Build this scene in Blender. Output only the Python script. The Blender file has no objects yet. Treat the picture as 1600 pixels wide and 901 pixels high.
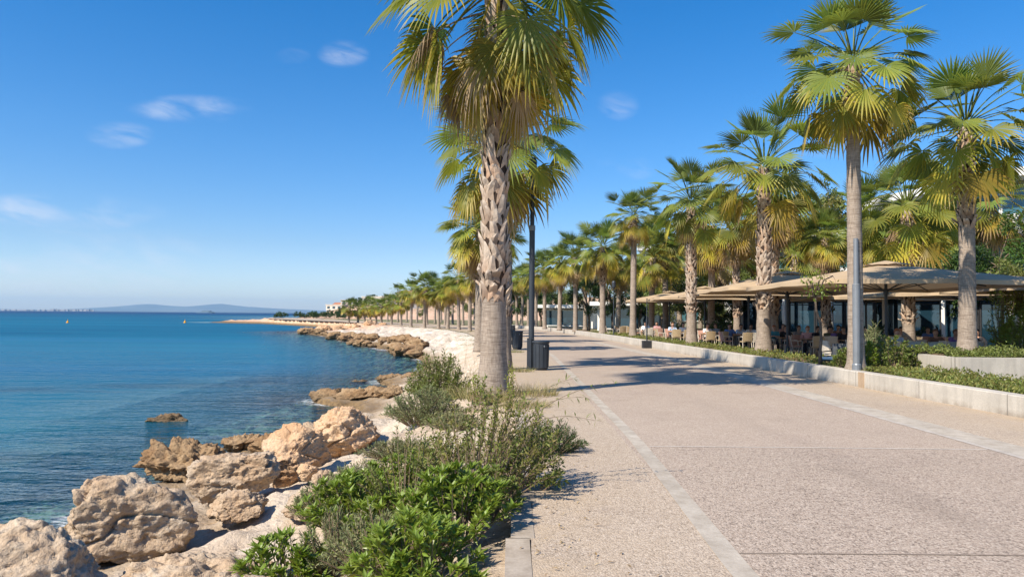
import bpy, math, random
import numpy as np
from mathutils import Vector, Matrix, Euler, noise

# ------------------------------------------------------------------ scene, camera, light
sc = bpy.context.scene
COL = sc.collection
R = math.radians
F_PX = 1155.0            # focal length in pixels of a 1600 px wide frame
CAM_H = 1.65
SEA = -1.3

cam_d = bpy.data.cameras.new('camera')
cam = bpy.data.objects.new('camera', cam_d)
COL.objects.link(cam)
cam_d.sensor_width = 36.0
cam_d.lens = 36.0 * F_PX / 1600.0
cam_d.clip_start = 0.05
cam_d.clip_end = 60000
cam.location = (0, 0, CAM_H)
cam.rotation_mode = 'QUATERNION'
_base = Euler((R(90 + 2.03), 0, 0)).to_quaternion()
cam.rotation_quaternion = _base @ Euler((0, 0, R(0.5))).to_quaternion()
sc.camera = cam

SUN_DIR = Vector((0.76, 0.65, -0.95)).normalized()     # the way the light travels
sun_el = math.asin(-SUN_DIR.z)
sun_az = math.atan2(-SUN_DIR.x, -SUN_DIR.y)
sd = bpy.data.lights.new('sun', 'SUN')
sd.energy = 4.6
sd.angle = R(0.5)
sd.color = (1.0, 0.90, 0.76)
sun = bpy.data.objects.new('sun', sd)
COL.objects.link(sun)
sun.location = (-30, -30, 40)
sun.rotation_euler = SUN_DIR.to_track_quat('-Z', 'Y').to_euler()

sc.view_settings.view_transform = 'Standard'
sc.view_settings.look = 'None'
sc.view_settings.exposure = 0.84
sc.view_settings.gamma = 1.0
sc.view_settings.use_curve_mapping = False
cy = sc.cycles
cy.use_denoising = True
cy.max_bounces = 6
cy.diffuse_bounces = 3
cy.glossy_bounces = 3
cy.transmission_bounces = 4
cy.transparent_max_bounces = 8
cy.volume_bounces = 0
cy.caustics_reflective = False
cy.caustics_refractive = False
cy.sample_clamp_indirect = 6.0

w = bpy.data.worlds.new('World')
sc.world = w
w.use_nodes = True


class NT:
    """small helper round a node tree"""
    def __init__(self, tree):
        self.t = tree
        self.n = tree.nodes
        self.l = tree.links

    def new(self, typ, **kw):
        nd = self.n.new(typ)
        for k, v in kw.items():
            setattr(nd, k, v)
        return nd

    def put(self, sock, val):
        if isinstance(val, bpy.types.NodeSocket):
            self.l.new(val, sock)
        elif val is not None:
            if isinstance(val, (tuple, list)) and len(val) == 3 and sock.type == 'RGBA':
                val = (*val, 1.0)
            sock.default_value = val

    def math(self, op, a, b=None, c=None, clamp=False):
        nd = self.new('ShaderNodeMath', operation=op, use_clamp=clamp)
        self.put(nd.inputs[0], a)
        if b is not None:
            self.put(nd.inputs[1], b)
        if c is not None:
            self.put(nd.inputs[2], c)
        return nd.outputs[0]

    def mix(self, fac, a, b, mode='MIX'):
        nd = self.new('ShaderNodeMix', data_type='RGBA', blend_type=mode)
        self.put(nd.inputs[0], fac)
        self.put(nd.inputs[6], a)
        self.put(nd.inputs[7], b)
        return nd.outputs[2]

    def noise(self, vec, scale, detail=4.0, rough=0.55, dist=0.0):
        nd = self.new('ShaderNodeTexNoise')
        self.put(nd.inputs['Vector'], vec)
        nd.inputs['Scale'].default_value = scale
        nd.inputs['Detail'].default_value = detail
        nd.inputs['Roughness'].default_value = rough
        nd.inputs['Distortion'].default_value = dist
        return nd.outputs['Fac']

    def voronoi(self, vec, scale, feature='F1', out='Distance', rnd=1.0):
        nd = self.new('ShaderNodeTexVoronoi', feature=feature)
        self.put(nd.inputs['Vector'], vec)
        nd.inputs['Scale'].default_value = scale
        nd.inputs['Randomness'].default_value = rnd
        return nd.outputs[out]

    def ramp(self, fac, stops, interp='LINEAR'):
        nd = self.new('ShaderNodeValToRGB')
        cr = nd.color_ramp
        cr.interpolation = interp
        while len(cr.elements) < len(stops):
            cr.elements.new(0.5)
        for e, (p, c) in zip(cr.elements, stops):
            e.position = p
            e.color = (*c, 1.0) if not isinstance(c, (int, float)) else (c, c, c, 1.0)
        self.put(nd.inputs[0], fac)
        return nd.outputs[0]

    def maprange(self, v, a, b, c=0.0, d=1.0, smooth=False):
        nd = self.new('ShaderNodeMapRange')
        if smooth:
            nd.interpolation_type = 'SMOOTHSTEP'
        self.put(nd.inputs[0], v)
        for i, x in enumerate((a, b, c, d)):
            nd.inputs[i + 1].default_value = x
        return nd.outputs[0]

    def scale(self, vec, s, loc=(0, 0, 0)):
        nd = self.new('ShaderNodeMapping')
        self.put(nd.inputs[0], vec)
        nd.inputs[1].default_value = loc
        nd.inputs[3].default_value = s
        return nd.outputs[0]

    def bump(self, h, strength=0.5, dist=0.05, normal=None):
        nd = self.new('ShaderNodeBump')
        nd.inputs['Strength'].default_value = strength
        nd.inputs['Distance'].default_value = dist
        self.put(nd.inputs['Height'], h)
        if normal is not None:
            self.put(nd.inputs['Normal'], normal)
        return nd.outputs[0]

    def sep(self, v):
        nd = self.new('ShaderNodeSeparateXYZ')
        self.put(nd.inputs[0], v)
        return nd.outputs

    def comb(self, x, y, z):
        nd = self.new('ShaderNodeCombineXYZ')
        for i, v in enumerate((x, y, z)):
            self.put(nd.inputs[i], v)
        return nd.outputs[0]

    def pos(self):
        return self.new('ShaderNodeNewGeometry').outputs['Position']

    def obj(self):
        return self.new('ShaderNodeTexCoord').outputs['Object']

    def attr(self, name):
        return self.new('ShaderNodeAttribute', attribute_name=name)


# sky: Nishita plus a few thin wisps fixed to directions of the sky
W = NT(w.node_tree)
W.n.clear()
sky = W.new('ShaderNodeTexSky', sky_type='NISHITA')
sky.sun_disc = False
sky.sun_elevation = sun_el
sky.sun_rotation = sun_az
sky.altitude = 300
sky.air_density = 1.0
sky.dust_density = 0.5
sky.ozone_density = 4.0
hs = W.new('ShaderNodeHueSaturation')
hs.inputs['Saturation'].default_value = 1.22
hs.inputs['Value'].default_value = 1.0
W.put(hs.inputs['Color'], sky.outputs[0])
gen = W.new('ShaderNodeTexCoord').outputs['Generated']
sx, sy, sz = W.sep(gen)
ys = W.math('MAXIMUM', sy, 0.05)
u = W.math('DIVIDE', sx, ys)
v = W.math('DIVIDE', sz, ys)
front = W.math('GREATER_THAN', sy, 0.05)
sk_ = W.math('ADD', W.math('MULTIPLY', v, 52), W.math('MULTIPLY', u, 13))
cn = W.noise(W.comb(W.math('MULTIPLY', u, 13), sk_, 0.0), 1.0, 8, 0.6, 0.5)
cn2 = W.noise(W.comb(W.math('MULTIPLY', u, 7), W.math('MULTIPLY', v, 16), 3.0), 1.0, 4, 0.5, 0.4)
fine = W.math('MULTIPLY', W.maprange(cn, 0.34, 0.80), W.maprange(cn2, 0.36, 0.60))
tot = None
for px, py, rx, ry, amp in [(290, 171, 85, 20, 0.9), (330, 180, 36, 12, 0.6), (180, 214, 48, 20, 0.6),
                            (530, 82, 36, 20, 0.6), (450, 86, 26, 12, 0.25), (80, 335, 150, 26, 0.7), (140, 348, 70, 18, 0.6),
                            (20, 420, 330, 60, 0.55), (965, 160, 30, 22, 0.4), (995, 255, 30, 20, 0.5),
                            (945, 245, 20, 10, 0.3), (1290, 232, 55, 16, 0.5), (1370, 215, 60, 18, 0.3)]:
    cu, cv = (px - 800) / F_PX, (491 - py) / F_PX
    a = W.math('DIVIDE', W.math('SUBTRACT', u, cu), rx / F_PX)
    b = W.math('DIVIDE', W.math('SUBTRACT', v, cv), ry / F_PX)
    d2 = W.math('ADD', W.math('MULTIPLY', a, a), W.math('MULTIPLY', b, b))
    g = W.math('MULTIPLY', W.maprange(d2, 0.0, 1.6, 1.0, 0.0, True), amp)
    tot = g if tot is None else W.math('MAXIMUM', tot, g)
cl = W.math('MULTIPLY', W.math('MULTIPLY', tot, fine), front)
cl = W.math('MULTIPLY', cl, 1.05, None, True)
low = W.ramp(sz, [(0.0, (0.66, 0.67, 0.82)), (0.03, (0.64, 0.66, 0.79)), (0.09, (0.55, 0.58, 0.67)), (0.22, (0.41, 0.60, 0.71)), (0.38, (0.19, 0.58, 0.73)), (0.55, (0.24, 0.58, 0.74)), (0.9, (0.50, 0.72, 0.90))])
skyb = W.mix(1.0, hs.outputs[0], low, 'MULTIPLY')
skycol = W.mix(cl, skyb, (3.6, 3.75, 4.2))
bg = W.new('ShaderNodeBackground')
bg.inputs['Strength'].default_value = 0.135
W.put(bg.inputs['Color'], skycol)
wo = W.new('ShaderNodeOutputWorld')
W.l.new(bg.outputs[0], wo.inputs[0])


# ------------------------------------------------------------------ helpers
def tag(o, label=None, cat=None, group=None, kind=None):
    if label: o['label'] = label
    if cat: o['category'] = cat
    if group: o['group'] = group
    if kind: o['kind'] = kind
    return o


def thing(name, label, cat, loc=(0, 0, 0), rz=0.0, group=None):
    o = bpy.data.objects.new(name, None)
    o.empty_display_size = 0.2
    COL.objects.link(o)
    o.location = loc
    o.rotation_euler = (0, 0, rz)
    return tag(o, label, cat, group)


def link(name, me, parent=None, loc=(0, 0, 0), rot=(0, 0, 0), scale=(1, 1, 1)):
    o = bpy.data.objects.new(name, me)
    COL.objects.link(o)
    o.parent = parent
    o.location = loc
    o.rotation_euler = rot
    o.scale = scale
    return o


def copy_tree(o, parent=None):
    c = o.copy()
    COL.objects.link(c)
    c.parent = parent
    for ch in list(o.children):
        copy_tree(ch, c)
    return c


class MB:
    def __init__(self):
        self.v, self.f, self.c, self.m = [], [], [], []

    def add(self, verts, faces, tone=(0, 0, 0), mi=0):
        b = len(self.v)
        self.v.extend(tuple(p) for p in verts)
        if isinstance(tone, list):
            self.c.extend(tone)
        else:
            self.c.extend([tone] * len(verts))
        for f in faces:
            self.f.append(tuple(b + i for i in f))
            self.m.append(mi)

    def box(self, c, s, rz=0.0, tone=(0, 0, 0), mi=0, rot=None):
        M = rot if rot is not None else Matrix.Rotation(rz, 3, 'Z')
        vs = []
        for dz in (-.5, .5):
            for dx, dy in ((-.5, -.5), (.5, -.5), (.5, .5), (-.5, .5)):
                vs.append(Vector(c) + M @ Vector((dx * s[0], dy * s[1], dz * s[2])))
        self.add(vs, [(3, 2, 1, 0), (4, 5, 6, 7), (0, 1, 5, 4), (1, 2, 6, 5), (2, 3, 7, 6), (3, 0, 4, 7)], tone, mi)

    def tube(self, pts, rad, n=8, cap=True, tone=(0, 0, 0), mi=0):
        pts = [Vector(p) for p in pts]
        if not isinstance(rad, (list, tuple)):
            rad = [rad] * len(pts)
        vs, fs = [], []
        ref = None
        for i, p in enumerate(pts):
            d = (pts[min(i + 1, len(pts) - 1)] - pts[max(i - 1, 0)]).normalized()
            if ref is None:
                ref = d.orthogonal().normalized()
            a = (ref - d * ref.dot(d))
            a = a.normalized() if a.length > 1e-6 else d.orthogonal().normalized()
            ref = a
            b = d.cross(a)
            for k in range(n):
                t = 2 * math.pi * k / n
                vs.append(p + (a * math.cos(t) + b * math.sin(t)) * rad[i])
        for i in range(len(pts) - 1):
            for k in range(n):
                k2 = (k + 1) % n
                fs.append((i * n + k, i * n + k2, (i + 1) * n + k2, (i + 1) * n + k))
        if cap:
            fs.append(tuple(range(n - 1, -1, -1)))
            fs.append(tuple((len(pts) - 1) * n + k for k in range(n)))
        self.add(vs, fs, tone, mi)

    def lathe(self, prof, n=24, c=(0, 0, 0), tone=(0, 0, 0), mi=0, cap=True):
        self.tube([(c[0], c[1], c[2] + z) for r, z in prof], [r for r, z in prof], n, cap, tone, mi)

    def mesh(self, name, mats, smooth=False):
        me = bpy.data.meshes.new(name)
        me.from_pydata(self.v, [], self.f)
        at = me.color_attributes.new('tone', 'FLOAT_COLOR', 'POINT')
        arr = np.ones((len(self.v), 4), dtype=np.float32)
        if self.c:
            arr[:, :3] = np.array(self.c, dtype=np.float32)
        at.data.foreach_set('color', arr.ravel())
        if not isinstance(mats, (list, tuple)):
            mats = [mats]
        for m in mats:
            me.materials.append(m)
        if len(mats) > 1:
            me.polygons.foreach_set('material_index', np.array(self.m, dtype=np.int32))
        if smooth:
            me.polygons.foreach_set('use_smooth', np.ones(len(self.f), dtype=bool))
        me.update()
        return me

    def build(self, name, mats, parent=None, smooth=False, loc=(0, 0, 0)):
        return link(name, self.mesh(name, mats, smooth), parent, loc)


def grid_mesh(name, X, Y, Z, mat, smooth=True, extra=None):
    """X, Y, Z are (rows, cols) arrays"""
    nr, nc = X.shape
    me = bpy.data.meshes.new(name)
    co = np.stack([X, Y, Z], -1).reshape(-1, 3)
    idx = np.arange(nr * nc).reshape(nr, nc)
    q = np.stack([idx[:-1, :-1], idx[:-1, 1:], idx[1:, 1:], idx[1:, :-1]], -1).reshape(-1, 4)
    me.vertices.add(len(co))
    me.vertices.foreach_set('co', co.astype(np.float32).ravel())
    me.loops.add(q.size)
    me.loops.foreach_set('vertex_index', q.astype(np.int32).ravel())
    me.polygons.add(len(q))
    me.polygons.foreach_set('loop_start', np.arange(0, q.size, 4, dtype=np.int32))
    me.update(calc_edges=True)
    if smooth:
        me.polygons.foreach_set('use_smooth', np.ones(len(q), dtype=bool))
    if extra:
        for k, a in extra.items():
            at = me.attributes.new(k, 'FLOAT', 'POINT')
            at.data.foreach_set('value', a.astype(np.float32).ravel())
    me.materials.append(mat)
    me.validate()
    return me


def ground_pt(px, py, z=0.0):
    """the point of height z that the photograph shows at a pixel (1600 wide)"""
    hor = 484.3 + 0.00873 * px
    Y = F_PX * (CAM_H - z) / max(py - hor, 0.5)
    return Vector(((px - 800) / F_PX * Y, Y, z))


def xat(px, Y):
    return (px - 800) / F_PX * Y


# ------------------------------------------------------------------ materials
def material(name, rough=0.7, spec=0.3):
    m = bpy.data.materials.new(name)
    m.use_nodes = True
    t = NT(m.node_tree)
    b = t.n['Principled BSDF']
    b.inputs['Roughness'].default_value = rough
    b.inputs['Specular IOR Level'].default_value = spec
    return m, t, b


def plain(name, col, rough=0.6, spec=0.3, var=0.12, scale=6.0, metal=0.0, bump=0.0, bscale=60.0):
    m, t, b = material(name, rough, spec)
    p = t.obj()
    n = t.noise(p, scale, 5, 0.6)
    lo = tuple(c * (1 - var) for c in col)
    hi = tuple(min(1, c * (1 + var)) for c in col)
    t.put(b.inputs['Base Color'], t.ramp(n, [(0.3, lo), (0.7, hi)]))
    b.inputs['Metallic'].default_value = metal
    if bump:
        t.put(b.inputs['Normal'], t.bump(t.noise(p, bscale, 3), bump, 0.02))
    return m


def leaf_mat(name, young, mid, old, dry, trans=0.35, rough=0.5, spec=0.35, tip=0.8):
    """tone: R = age 0..1, G = distance along the blade, B = random"""
    m = bpy.data.materials.new(name)
    m.use_nodes = True
    t = NT(m.node_tree)
    b = t.n['Principled BSDF']
    out = t.n['Material Output']
    b.inputs['Roughness'].default_value = rough
    b.inputs['Specular IOR Level'].default_value = spec
    s = t.new('ShaderNodeSeparateColor')
    t.l.new(t.attr('tone').outputs['Color'], s.inputs[0])
    age, along, rnd = s.outputs
    g3 = t.math('POWER', along, 3.0)
    a2 = t.math('ADD', age, t.math('MULTIPLY', t.math('MULTIPLY', g3, tip), t.math('ADD', age, 0.15)), clamp=True)
    col = t.ramp(a2, [(0.0, young), (0.3, mid), (0.62, old), (1.0, dry)])
    val = t.maprange(rnd, 0, 1, 0.65, 1.35)
    hsv = t.new('ShaderNodeHueSaturation')
    t.put(hsv.inputs['Color'], col)
    t.put(hsv.inputs['Value'], val)
    t.put(hsv.inputs['Hue'], t.maprange(rnd, 0, 1, 0.485, 0.515))
    c = hsv.outputs[0]
    t.put(b.inputs['Base Color'], c)
    tr = t.new('ShaderNodeBsdfTranslucent')
    t.put(tr.inputs[0], t.mix(1.0, c, (1.5, 1.5, 0.9), 'MULTIPLY'))
    mx = t.new('ShaderNodeMixShader')
    mx.inputs[0].default_value = trans
    t.l.new(b.outputs[0], mx.inputs[1])
    t.l.new(tr.outputs[0], mx.inputs[2])
    t.l.new(mx.outputs[0], out.inputs[0])
    return m


M = {}
M['palm_leaf'] = leaf_mat('palm_leaf', (0.132, 0.178, 0.046), (0.195, 0.215, 0.036), (0.42, 0.32, 0.048), (0.40, 0.285, 0.17), 0.40, 0.45, 0.28)
M['dry_leaf'] = leaf_mat('dry_leaf', (0.24, 0.165, 0.065), (0.29, 0.20, 0.09), (0.33, 0.235, 0.13), (0.40, 0.30, 0.19), 0.25, 0.7, 0.15)
M['bright_leaf'] = leaf_mat('bright_leaf', (0.145, 0.200, 0.026), (0.195, 0.235, 0.034), (0.25, 0.23, 0.03), (0.24, 0.18, 0.08), 0.3, 0.4, 0.45, 0.2)
M['olive_leaf'] = leaf_mat('olive_leaf', (0.115, 0.150, 0.034), (0.165, 0.185, 0.044), (0.24, 0.21, 0.06), (0.25, 0.19, 0.10), 0.3, 0.5, 0.35, 0.2)
M['grey_leaf'] = leaf_mat('grey_leaf', (0.155, 0.185, 0.085), (0.205, 0.220, 0.105), (0.27, 0.24, 0.13), (0.30, 0.25, 0.16), 0.2, 0.75, 0.15, 0.3)
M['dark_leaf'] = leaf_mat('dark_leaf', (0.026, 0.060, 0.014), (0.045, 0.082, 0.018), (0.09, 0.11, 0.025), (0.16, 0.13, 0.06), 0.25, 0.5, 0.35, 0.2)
M['tree_leaf'] = leaf_mat('tree_leaf', (0.045, 0.095, 0.016), (0.075, 0.125, 0.020), (0.15, 0.15, 0.03), (0.2, 0.16, 0.06), 0.3, 0.5, 0.35, 0.2)
M['grass'] = leaf_mat('grass_blade', (0.10, 0.14, 0.03), (0.18, 0.18, 0.06), (0.32, 0.26, 0.12), (0.42, 0.34, 0.20), 0.25, 0.6, 0.2, 0.5)
M['twig'] = plain('twig_bark', (0.19, 0.14, 0.095), 0.85, 0.1, 0.3, 20)
M['bark'] = plain('tree_bark', (0.13, 0.10, 0.075), 0.9, 0.1, 0.35, 9, bump=0.6, bscale=30)


def trunk_mat():
    m, t, b = material('palm_trunk_bark', 0.9, 0.12)
    p = t.obj()
    x, y, z = t.sep(p)
    rings = t.noise(t.comb(t.math('MULTIPLY', x, 3.0), t.math('MULTIPLY', y, 3.0), t.math('MULTIPLY', z, 42.0)), 1.0, 3, 0.6, 0.6)
    crack = t.noise(t.comb(t.math('MULTIPLY', x, 40.0), t.math('MULTIPLY', y, 40.0), t.math('MULTIPLY', z, 6.0)), 1.0, 3, 0.6)
    blot = t.noise(p, 2.6, 4, 0.6)
    c = t.ramp(rings, [(0.28, (0.15, 0.115, 0.088)), (0.5, (0.31, 0.255, 0.205)), (0.75, (0.40, 0.335, 0.275))])
    c = t.mix(t.maprange(crack, 0.35, 0.6, 0.55, 0.0), c, (0.14, 0.105, 0.08))
    c = t.mix(t.maprange(blot, 0.5, 0.75, 0.0, 0.5), c, (0.40, 0.32, 0.25))
    t.put(b.inputs['Base Color'], c)
    h = t.math('ADD', t.math('MULTIPLY', rings, 0.7), t.math('MULTIPLY', crack, 0.5))
    t.put(b.inputs['Normal'], t.bump(h, 0.45, 0.02))
    return m


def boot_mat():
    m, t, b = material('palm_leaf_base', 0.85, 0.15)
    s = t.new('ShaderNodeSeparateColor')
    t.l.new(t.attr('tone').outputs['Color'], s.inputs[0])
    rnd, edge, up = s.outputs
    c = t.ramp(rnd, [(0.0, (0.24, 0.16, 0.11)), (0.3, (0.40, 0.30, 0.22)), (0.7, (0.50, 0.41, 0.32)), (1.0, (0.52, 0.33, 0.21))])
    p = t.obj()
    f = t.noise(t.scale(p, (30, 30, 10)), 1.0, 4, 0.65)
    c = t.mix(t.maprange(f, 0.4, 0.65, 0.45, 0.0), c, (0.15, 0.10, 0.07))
    c = t.mix(t.math('MULTIPLY', up, 0.65), c, (0.60, 0.52, 0.43))  # pale cut tips, lightened further to paint in light-and-dark contrast
    c = t.mix(edge, c, (0.045, 0.030, 0.022))  # inner sleeve only: shade of the gaps painted near-black
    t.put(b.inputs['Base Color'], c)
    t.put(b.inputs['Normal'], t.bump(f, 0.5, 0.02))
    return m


def rock_mat(name, pale, warm, dark, wet=0.35, pit=1.0, wet_col=(0.085, 0.062, 0.038)):
    """limestone: pale crust, warm patches, dark pits; brown where the waves keep it wet"""
    m, t, b = material(name, 0.9, 0.12)
    p = t.pos()
    n1 = t.noise(p, 1.6, 6, 0.62, 0.3)
    n2 = t.noise(p, 7.0, 6, 0.65, 0.6)
    n3 = t.noise(p, 34.0, 4, 0.65)
    pits = t.voronoi(t.scale(p, (1, 1, 1.4)), 13.0)
    c = t.mix(t.maprange(n1, 0.40, 0.62), pale, warm)
    c = t.mix(t.maprange(n2, 0.49, 0.70, 0, 0.7), c, dark)
    c = t.mix(t.maprange(n3, 0.32, 0.56, 0.5, 0.0), c, dark)
    strk = t.noise(t.scale(p, (3.2, 3.2, 0.9)), 1.0, 6, 0.7, 0.4)
    c = t.mix(t.maprange(strk, 0.54, 0.68, 0, 0.5), c, tuple(q * 0.8 for q in warm))
    c = t.mix(t.maprange(t.math('ADD', pits, t.math('MULTIPLY', n2, 0.35)), 0.20, 0.38, 0.55 * pit, 0.0), c, tuple(x * 0.45 for x in dark))
    z = t.sep(p)[2]
    wet_c = t.mix(t.maprange(t.math('ADD', n2, t.math('MULTIPLY', n3, 0.4)), 0.5, 0.85), tuple(q * 0.55 for q in wet_col), tuple(q * 2.3 for q in wet_col))
    zz = t.math('ADD', z, t.math('MULTIPLY', t.math('SUBTRACT', n2, 0.5), 0.5))
    wetf = t.maprange(zz, SEA + 0.08, SEA + wet + 0.15, 0.92, 0.0)
    c = t.mix(wetf, c, wet_c)
    t.put(b.inputs['Base Color'], c)
    h = t.math('ADD', t.math('MULTIPLY', n2, 0.9), t.math('MULTIPLY', n3, 0.35))
    h = t.math('ADD', h, t.math('MULTIPLY', t.math('MINIMUM', pits, 0.4), 0.6))
    t.put(b.inputs['Normal'], t.bump(h, 0.9, 0.07))
    return m


M['trunk'] = trunk_mat()
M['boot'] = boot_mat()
M['boulder_pale'] = rock_mat('boulder_stone', (0.50, 0.415, 0.315), (0.45, 0.315, 0.20), (0.29, 0.205, 0.135))
M['boulder_orange'] = rock_mat('boulder_orange_stone', (0.60, 0.43, 0.28), (0.52, 0.31, 0.17), (0.36, 0.22, 0.12))
M['boulder_brown'] = rock_mat('boulder_brown_stone', (0.36, 0.25, 0.145), (0.27, 0.165, 0.085), (0.13, 0.085, 0.05), 0.2)
M['metal_dark'] = plain('dark_grey_metal', (0.038, 0.045, 0.055), 0.45, 0.5, 0.15, 3, 0.3)
M['metal_grey'] = plain('grey_painted_metal', (0.20, 0.215, 0.23), 0.42, 0.5, 0.12, 3, 0.3)
M['metal_black'] = plain('black_metal', (0.02, 0.021, 0.024), 0.5, 0.4, 0.2, 3)
M['canvas'] = None


def concrete_mat(name, col, stain=0.35, joint=0.0):
    m, t, b = material(name, 0.85, 0.15)
    p = t.pos()
    n1 = t.noise(p, 0.9, 6, 0.65)
    n2 = t.noise(p, 40, 4, 0.65)
    st = t.noise(t.scale(p, (6, 6, 0.8)), 1.0, 4, 0.6)
    c = t.ramp(n1, [(0.3, tuple(x * 0.80 for x in col)), (0.7, tuple(x * 1.12 for x in col))])
    c = t.mix(t.maprange(n2, 0.35, 0.6, 0.3, 0), c, tuple(x * 0.55 for x in col))
    c = t.mix(t.maprange(st, 0.5, 0.72, 0, stain), c, tuple(x * 0.5 for x in col))
    z = t.sep(p)[2]
    foot = t.math('MULTIPLY', t.maprange(z, 0.0, 0.13, 1.0, 0.0), t.maprange(t.noise(p, 3.0, 5, 0.7), 0.35, 0.65))
    c = t.mix(t.math('MULTIPLY', foot, stain * 1.6), c, (0.19, 0.145, 0.10))
    if joint:
        y = t.sep(p)[1]
        fr = t.math('FRACT', t.math('DIVIDE', y, joint))
        j = t.math('LESS_THAN', fr, 0.012 / joint * 2)
        c = t.mix(t.math('MULTIPLY', j, 0.7), c, tuple(x * 0.3 for x in col))
    t.put(b.inputs['Base Color'], c)
    t.put(b.inputs['Normal'], t.bump(n2, 0.25, 0.01))
    return m
# ------------------------------------------------------------------ the setting
WATER = [(-9.5, -15), (-6.6, 3), (-6.0, 6), (-5.75, 8), (-6.1, 10.6), (-5.9, 13.4), (-5.6, 16.8), (-4.9, 19.5), (-4.4, 22.0),
         (-5.4, 23.4), (-6.7, 24.7), (-6.5, 26.0), (-5.0, 27.2), (-4.7, 29.8), (-5.6, 31.3), (-5.8, 32.6), (-4.8, 33.6),
         (-4.6, 37), (-4.9, 43), (-6.2, 49), (-8, 54), (-10.5, 60), (-13.5, 67), (-17, 76), (-20, 84), (-24, 94),
         (-31, 108), (-33, 113), (-29, 119), (-28, 128), (-33, 150), (-45, 178), (-60, 194), (-79, 205), (-88, 215),
         (-85, 226), (-72, 240), (-80, 270), (-88, 300), (-104, 350), (-130, 450), (-160, 700), (900, 700), (900, -15)]
EDGE = [(0.10, -15), (0.14, 5), (0.25, 8), (0.25, 12), (0.12, 20), (-0.3, 28), (-0.9, 34), (-1.8, 44), (-2.7, 55), (-4.0, 66),
        (-6.5, 78), (-9, 86), (-12, 92), (-15.5, 101), (-22, 118), (-34, 145), (-43, 160), (-58, 184), (-66, 200), (-70, 230), (-70, 700),
        (900, 700), (900, -15)]
EY = np.array([p[1] for p in EDGE[:21]])
EX = np.array([p[0] for p in EDGE[:21]])
WY = np.array([-20, 5, 12.3, 17.8, 29.3, 40.5, 57.7, 78, 100, 130, 160, 200, 230], float)
WX = np.array([8.9, 8.75, 8.55, 8.3, 7.65, 7.0, 5.9, 3.6, -2.0, -17, -32, -52, -58], float)


def edge_x(y): return float(np.interp(y, EY, EX))
def wall_x(y): return float(np.interp(y, WY, WX))


def sdist(poly, X, Y):
    """signed distance, positive inside"""
    P = np.array(poly, float)
    d = np.full(X.shape, 1e18)
    ins = np.zeros(X.shape, bool)
    for (ax, ay), (bx, by) in zip(P, np.roll(P, -1, 0)):
        ex, ey = bx - ax, by - ay
        t = np.clip(((X - ax) * ex + (Y - ay) * ey) / (ex * ex + ey * ey + 1e-12), 0, 1)
        d = np.minimum(d, (X - ax - t * ex) ** 2 + (Y - ay - t * ey) ** 2)
        c = ((ay > Y) != (by > Y))
        with np.errstate(divide='ignore', invalid='ignore'):
            xi = ex * (Y - ay) / (ey if abs(ey) > 1e-12 else 1e-12) + ax
        ins ^= c & (X < xi)
    d = np.sqrt(d)
    return np.where(ins, d, -d)


def fbm(X, Y, s, H=0.9, oct_=6, seed=0.0, ridged=False):
    out = np.empty(X.size)
    xf, yf = X.ravel() * s, Y.ravel() * s
    if ridged:
        for i in range(X.size):
            out[i] = noise.ridged_multi_fractal((xf[i], yf[i], seed), H, 2.1, oct_, 0.9, 2.0)
    else:
        for i in range(X.size):
            out[i] = noise.fractal((xf[i], yf[i], seed), H, 2.1, oct_)
    return out.reshape(X.shape)


def smooth(a, b, x):
    t = np.clip((x - a) / (b - a), 0, 1)
    return t * t * (3 - 2 * t)


def land_height(X, Y, rough=1.0, amp=None):
    dw = sdist(WATER, X, Y)
    dp = -sdist(EDGE, X, Y)
    t = np.clip(dw / (np.maximum(dw, 0) + np.maximum(dp, 0) + 1e-6), 0, 1)
    n1 = fbm(X, Y, 0.55, 0.9, 5, 3.1)
    tt = np.clip(t + 0.09 * n1, 0, 1)
    far = smooth(40, 60, Y)
    f_near = 0.13 * smooth(0, 0.05, tt) + 0.87 * tt ** 1.4
    f_far = 0.50 * smooth(0.0, 0.30, tt) + 0.50 * smooth(0.45, 0.97, tt)
    f = f_near * (1 - far) + f_far * far
    z = SEA + (-0.03 - SEA) * f
    win = 4 * t * (1 - t)
    n2 = fbm(X, Y, 1.7, 0.75, 6, 9.7)
    n3 = fbm(X, Y, 1.1, 0.8, 5, 5.5, True)
    z = z + win * rough * (0.10 * n2 + 0.07 * (n3 - 1.1) + (0.22 * n1 + 0.16 * n2 + 0.12 * (n3 - 1.1)) * far)
    under = SEA + np.maximum(dw * 0.28, -2.4) + 0.12 * n2 * (dw < -0.2)
    z = np.where(dw < 0, under, np.maximum(z, SEA - 0.05))
    # paved land: the terrain keeps just below the paving
    z = np.where(dp < 0, np.maximum(-0.16, -0.03 + dp * 0.4), z)
    # the hill beyond the bay
    hill = 2.6 * smooth(215, 262, Y) * smooth(2, 25, dw)
    crest = np.interp(X, [-110, -88, -74, -62, -45, -20, 20, 80], [0.0, 0.6, 2.6, 4.8, 5.8, 6.8, 7.5, 8.0])
    hill = hill + crest * smooth(255, 355, Y)
    hill = hill + 0.5 * n2 * smooth(220, 260, Y) * smooth(0, 20, dw)
    return z + hill, dw, t


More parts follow.
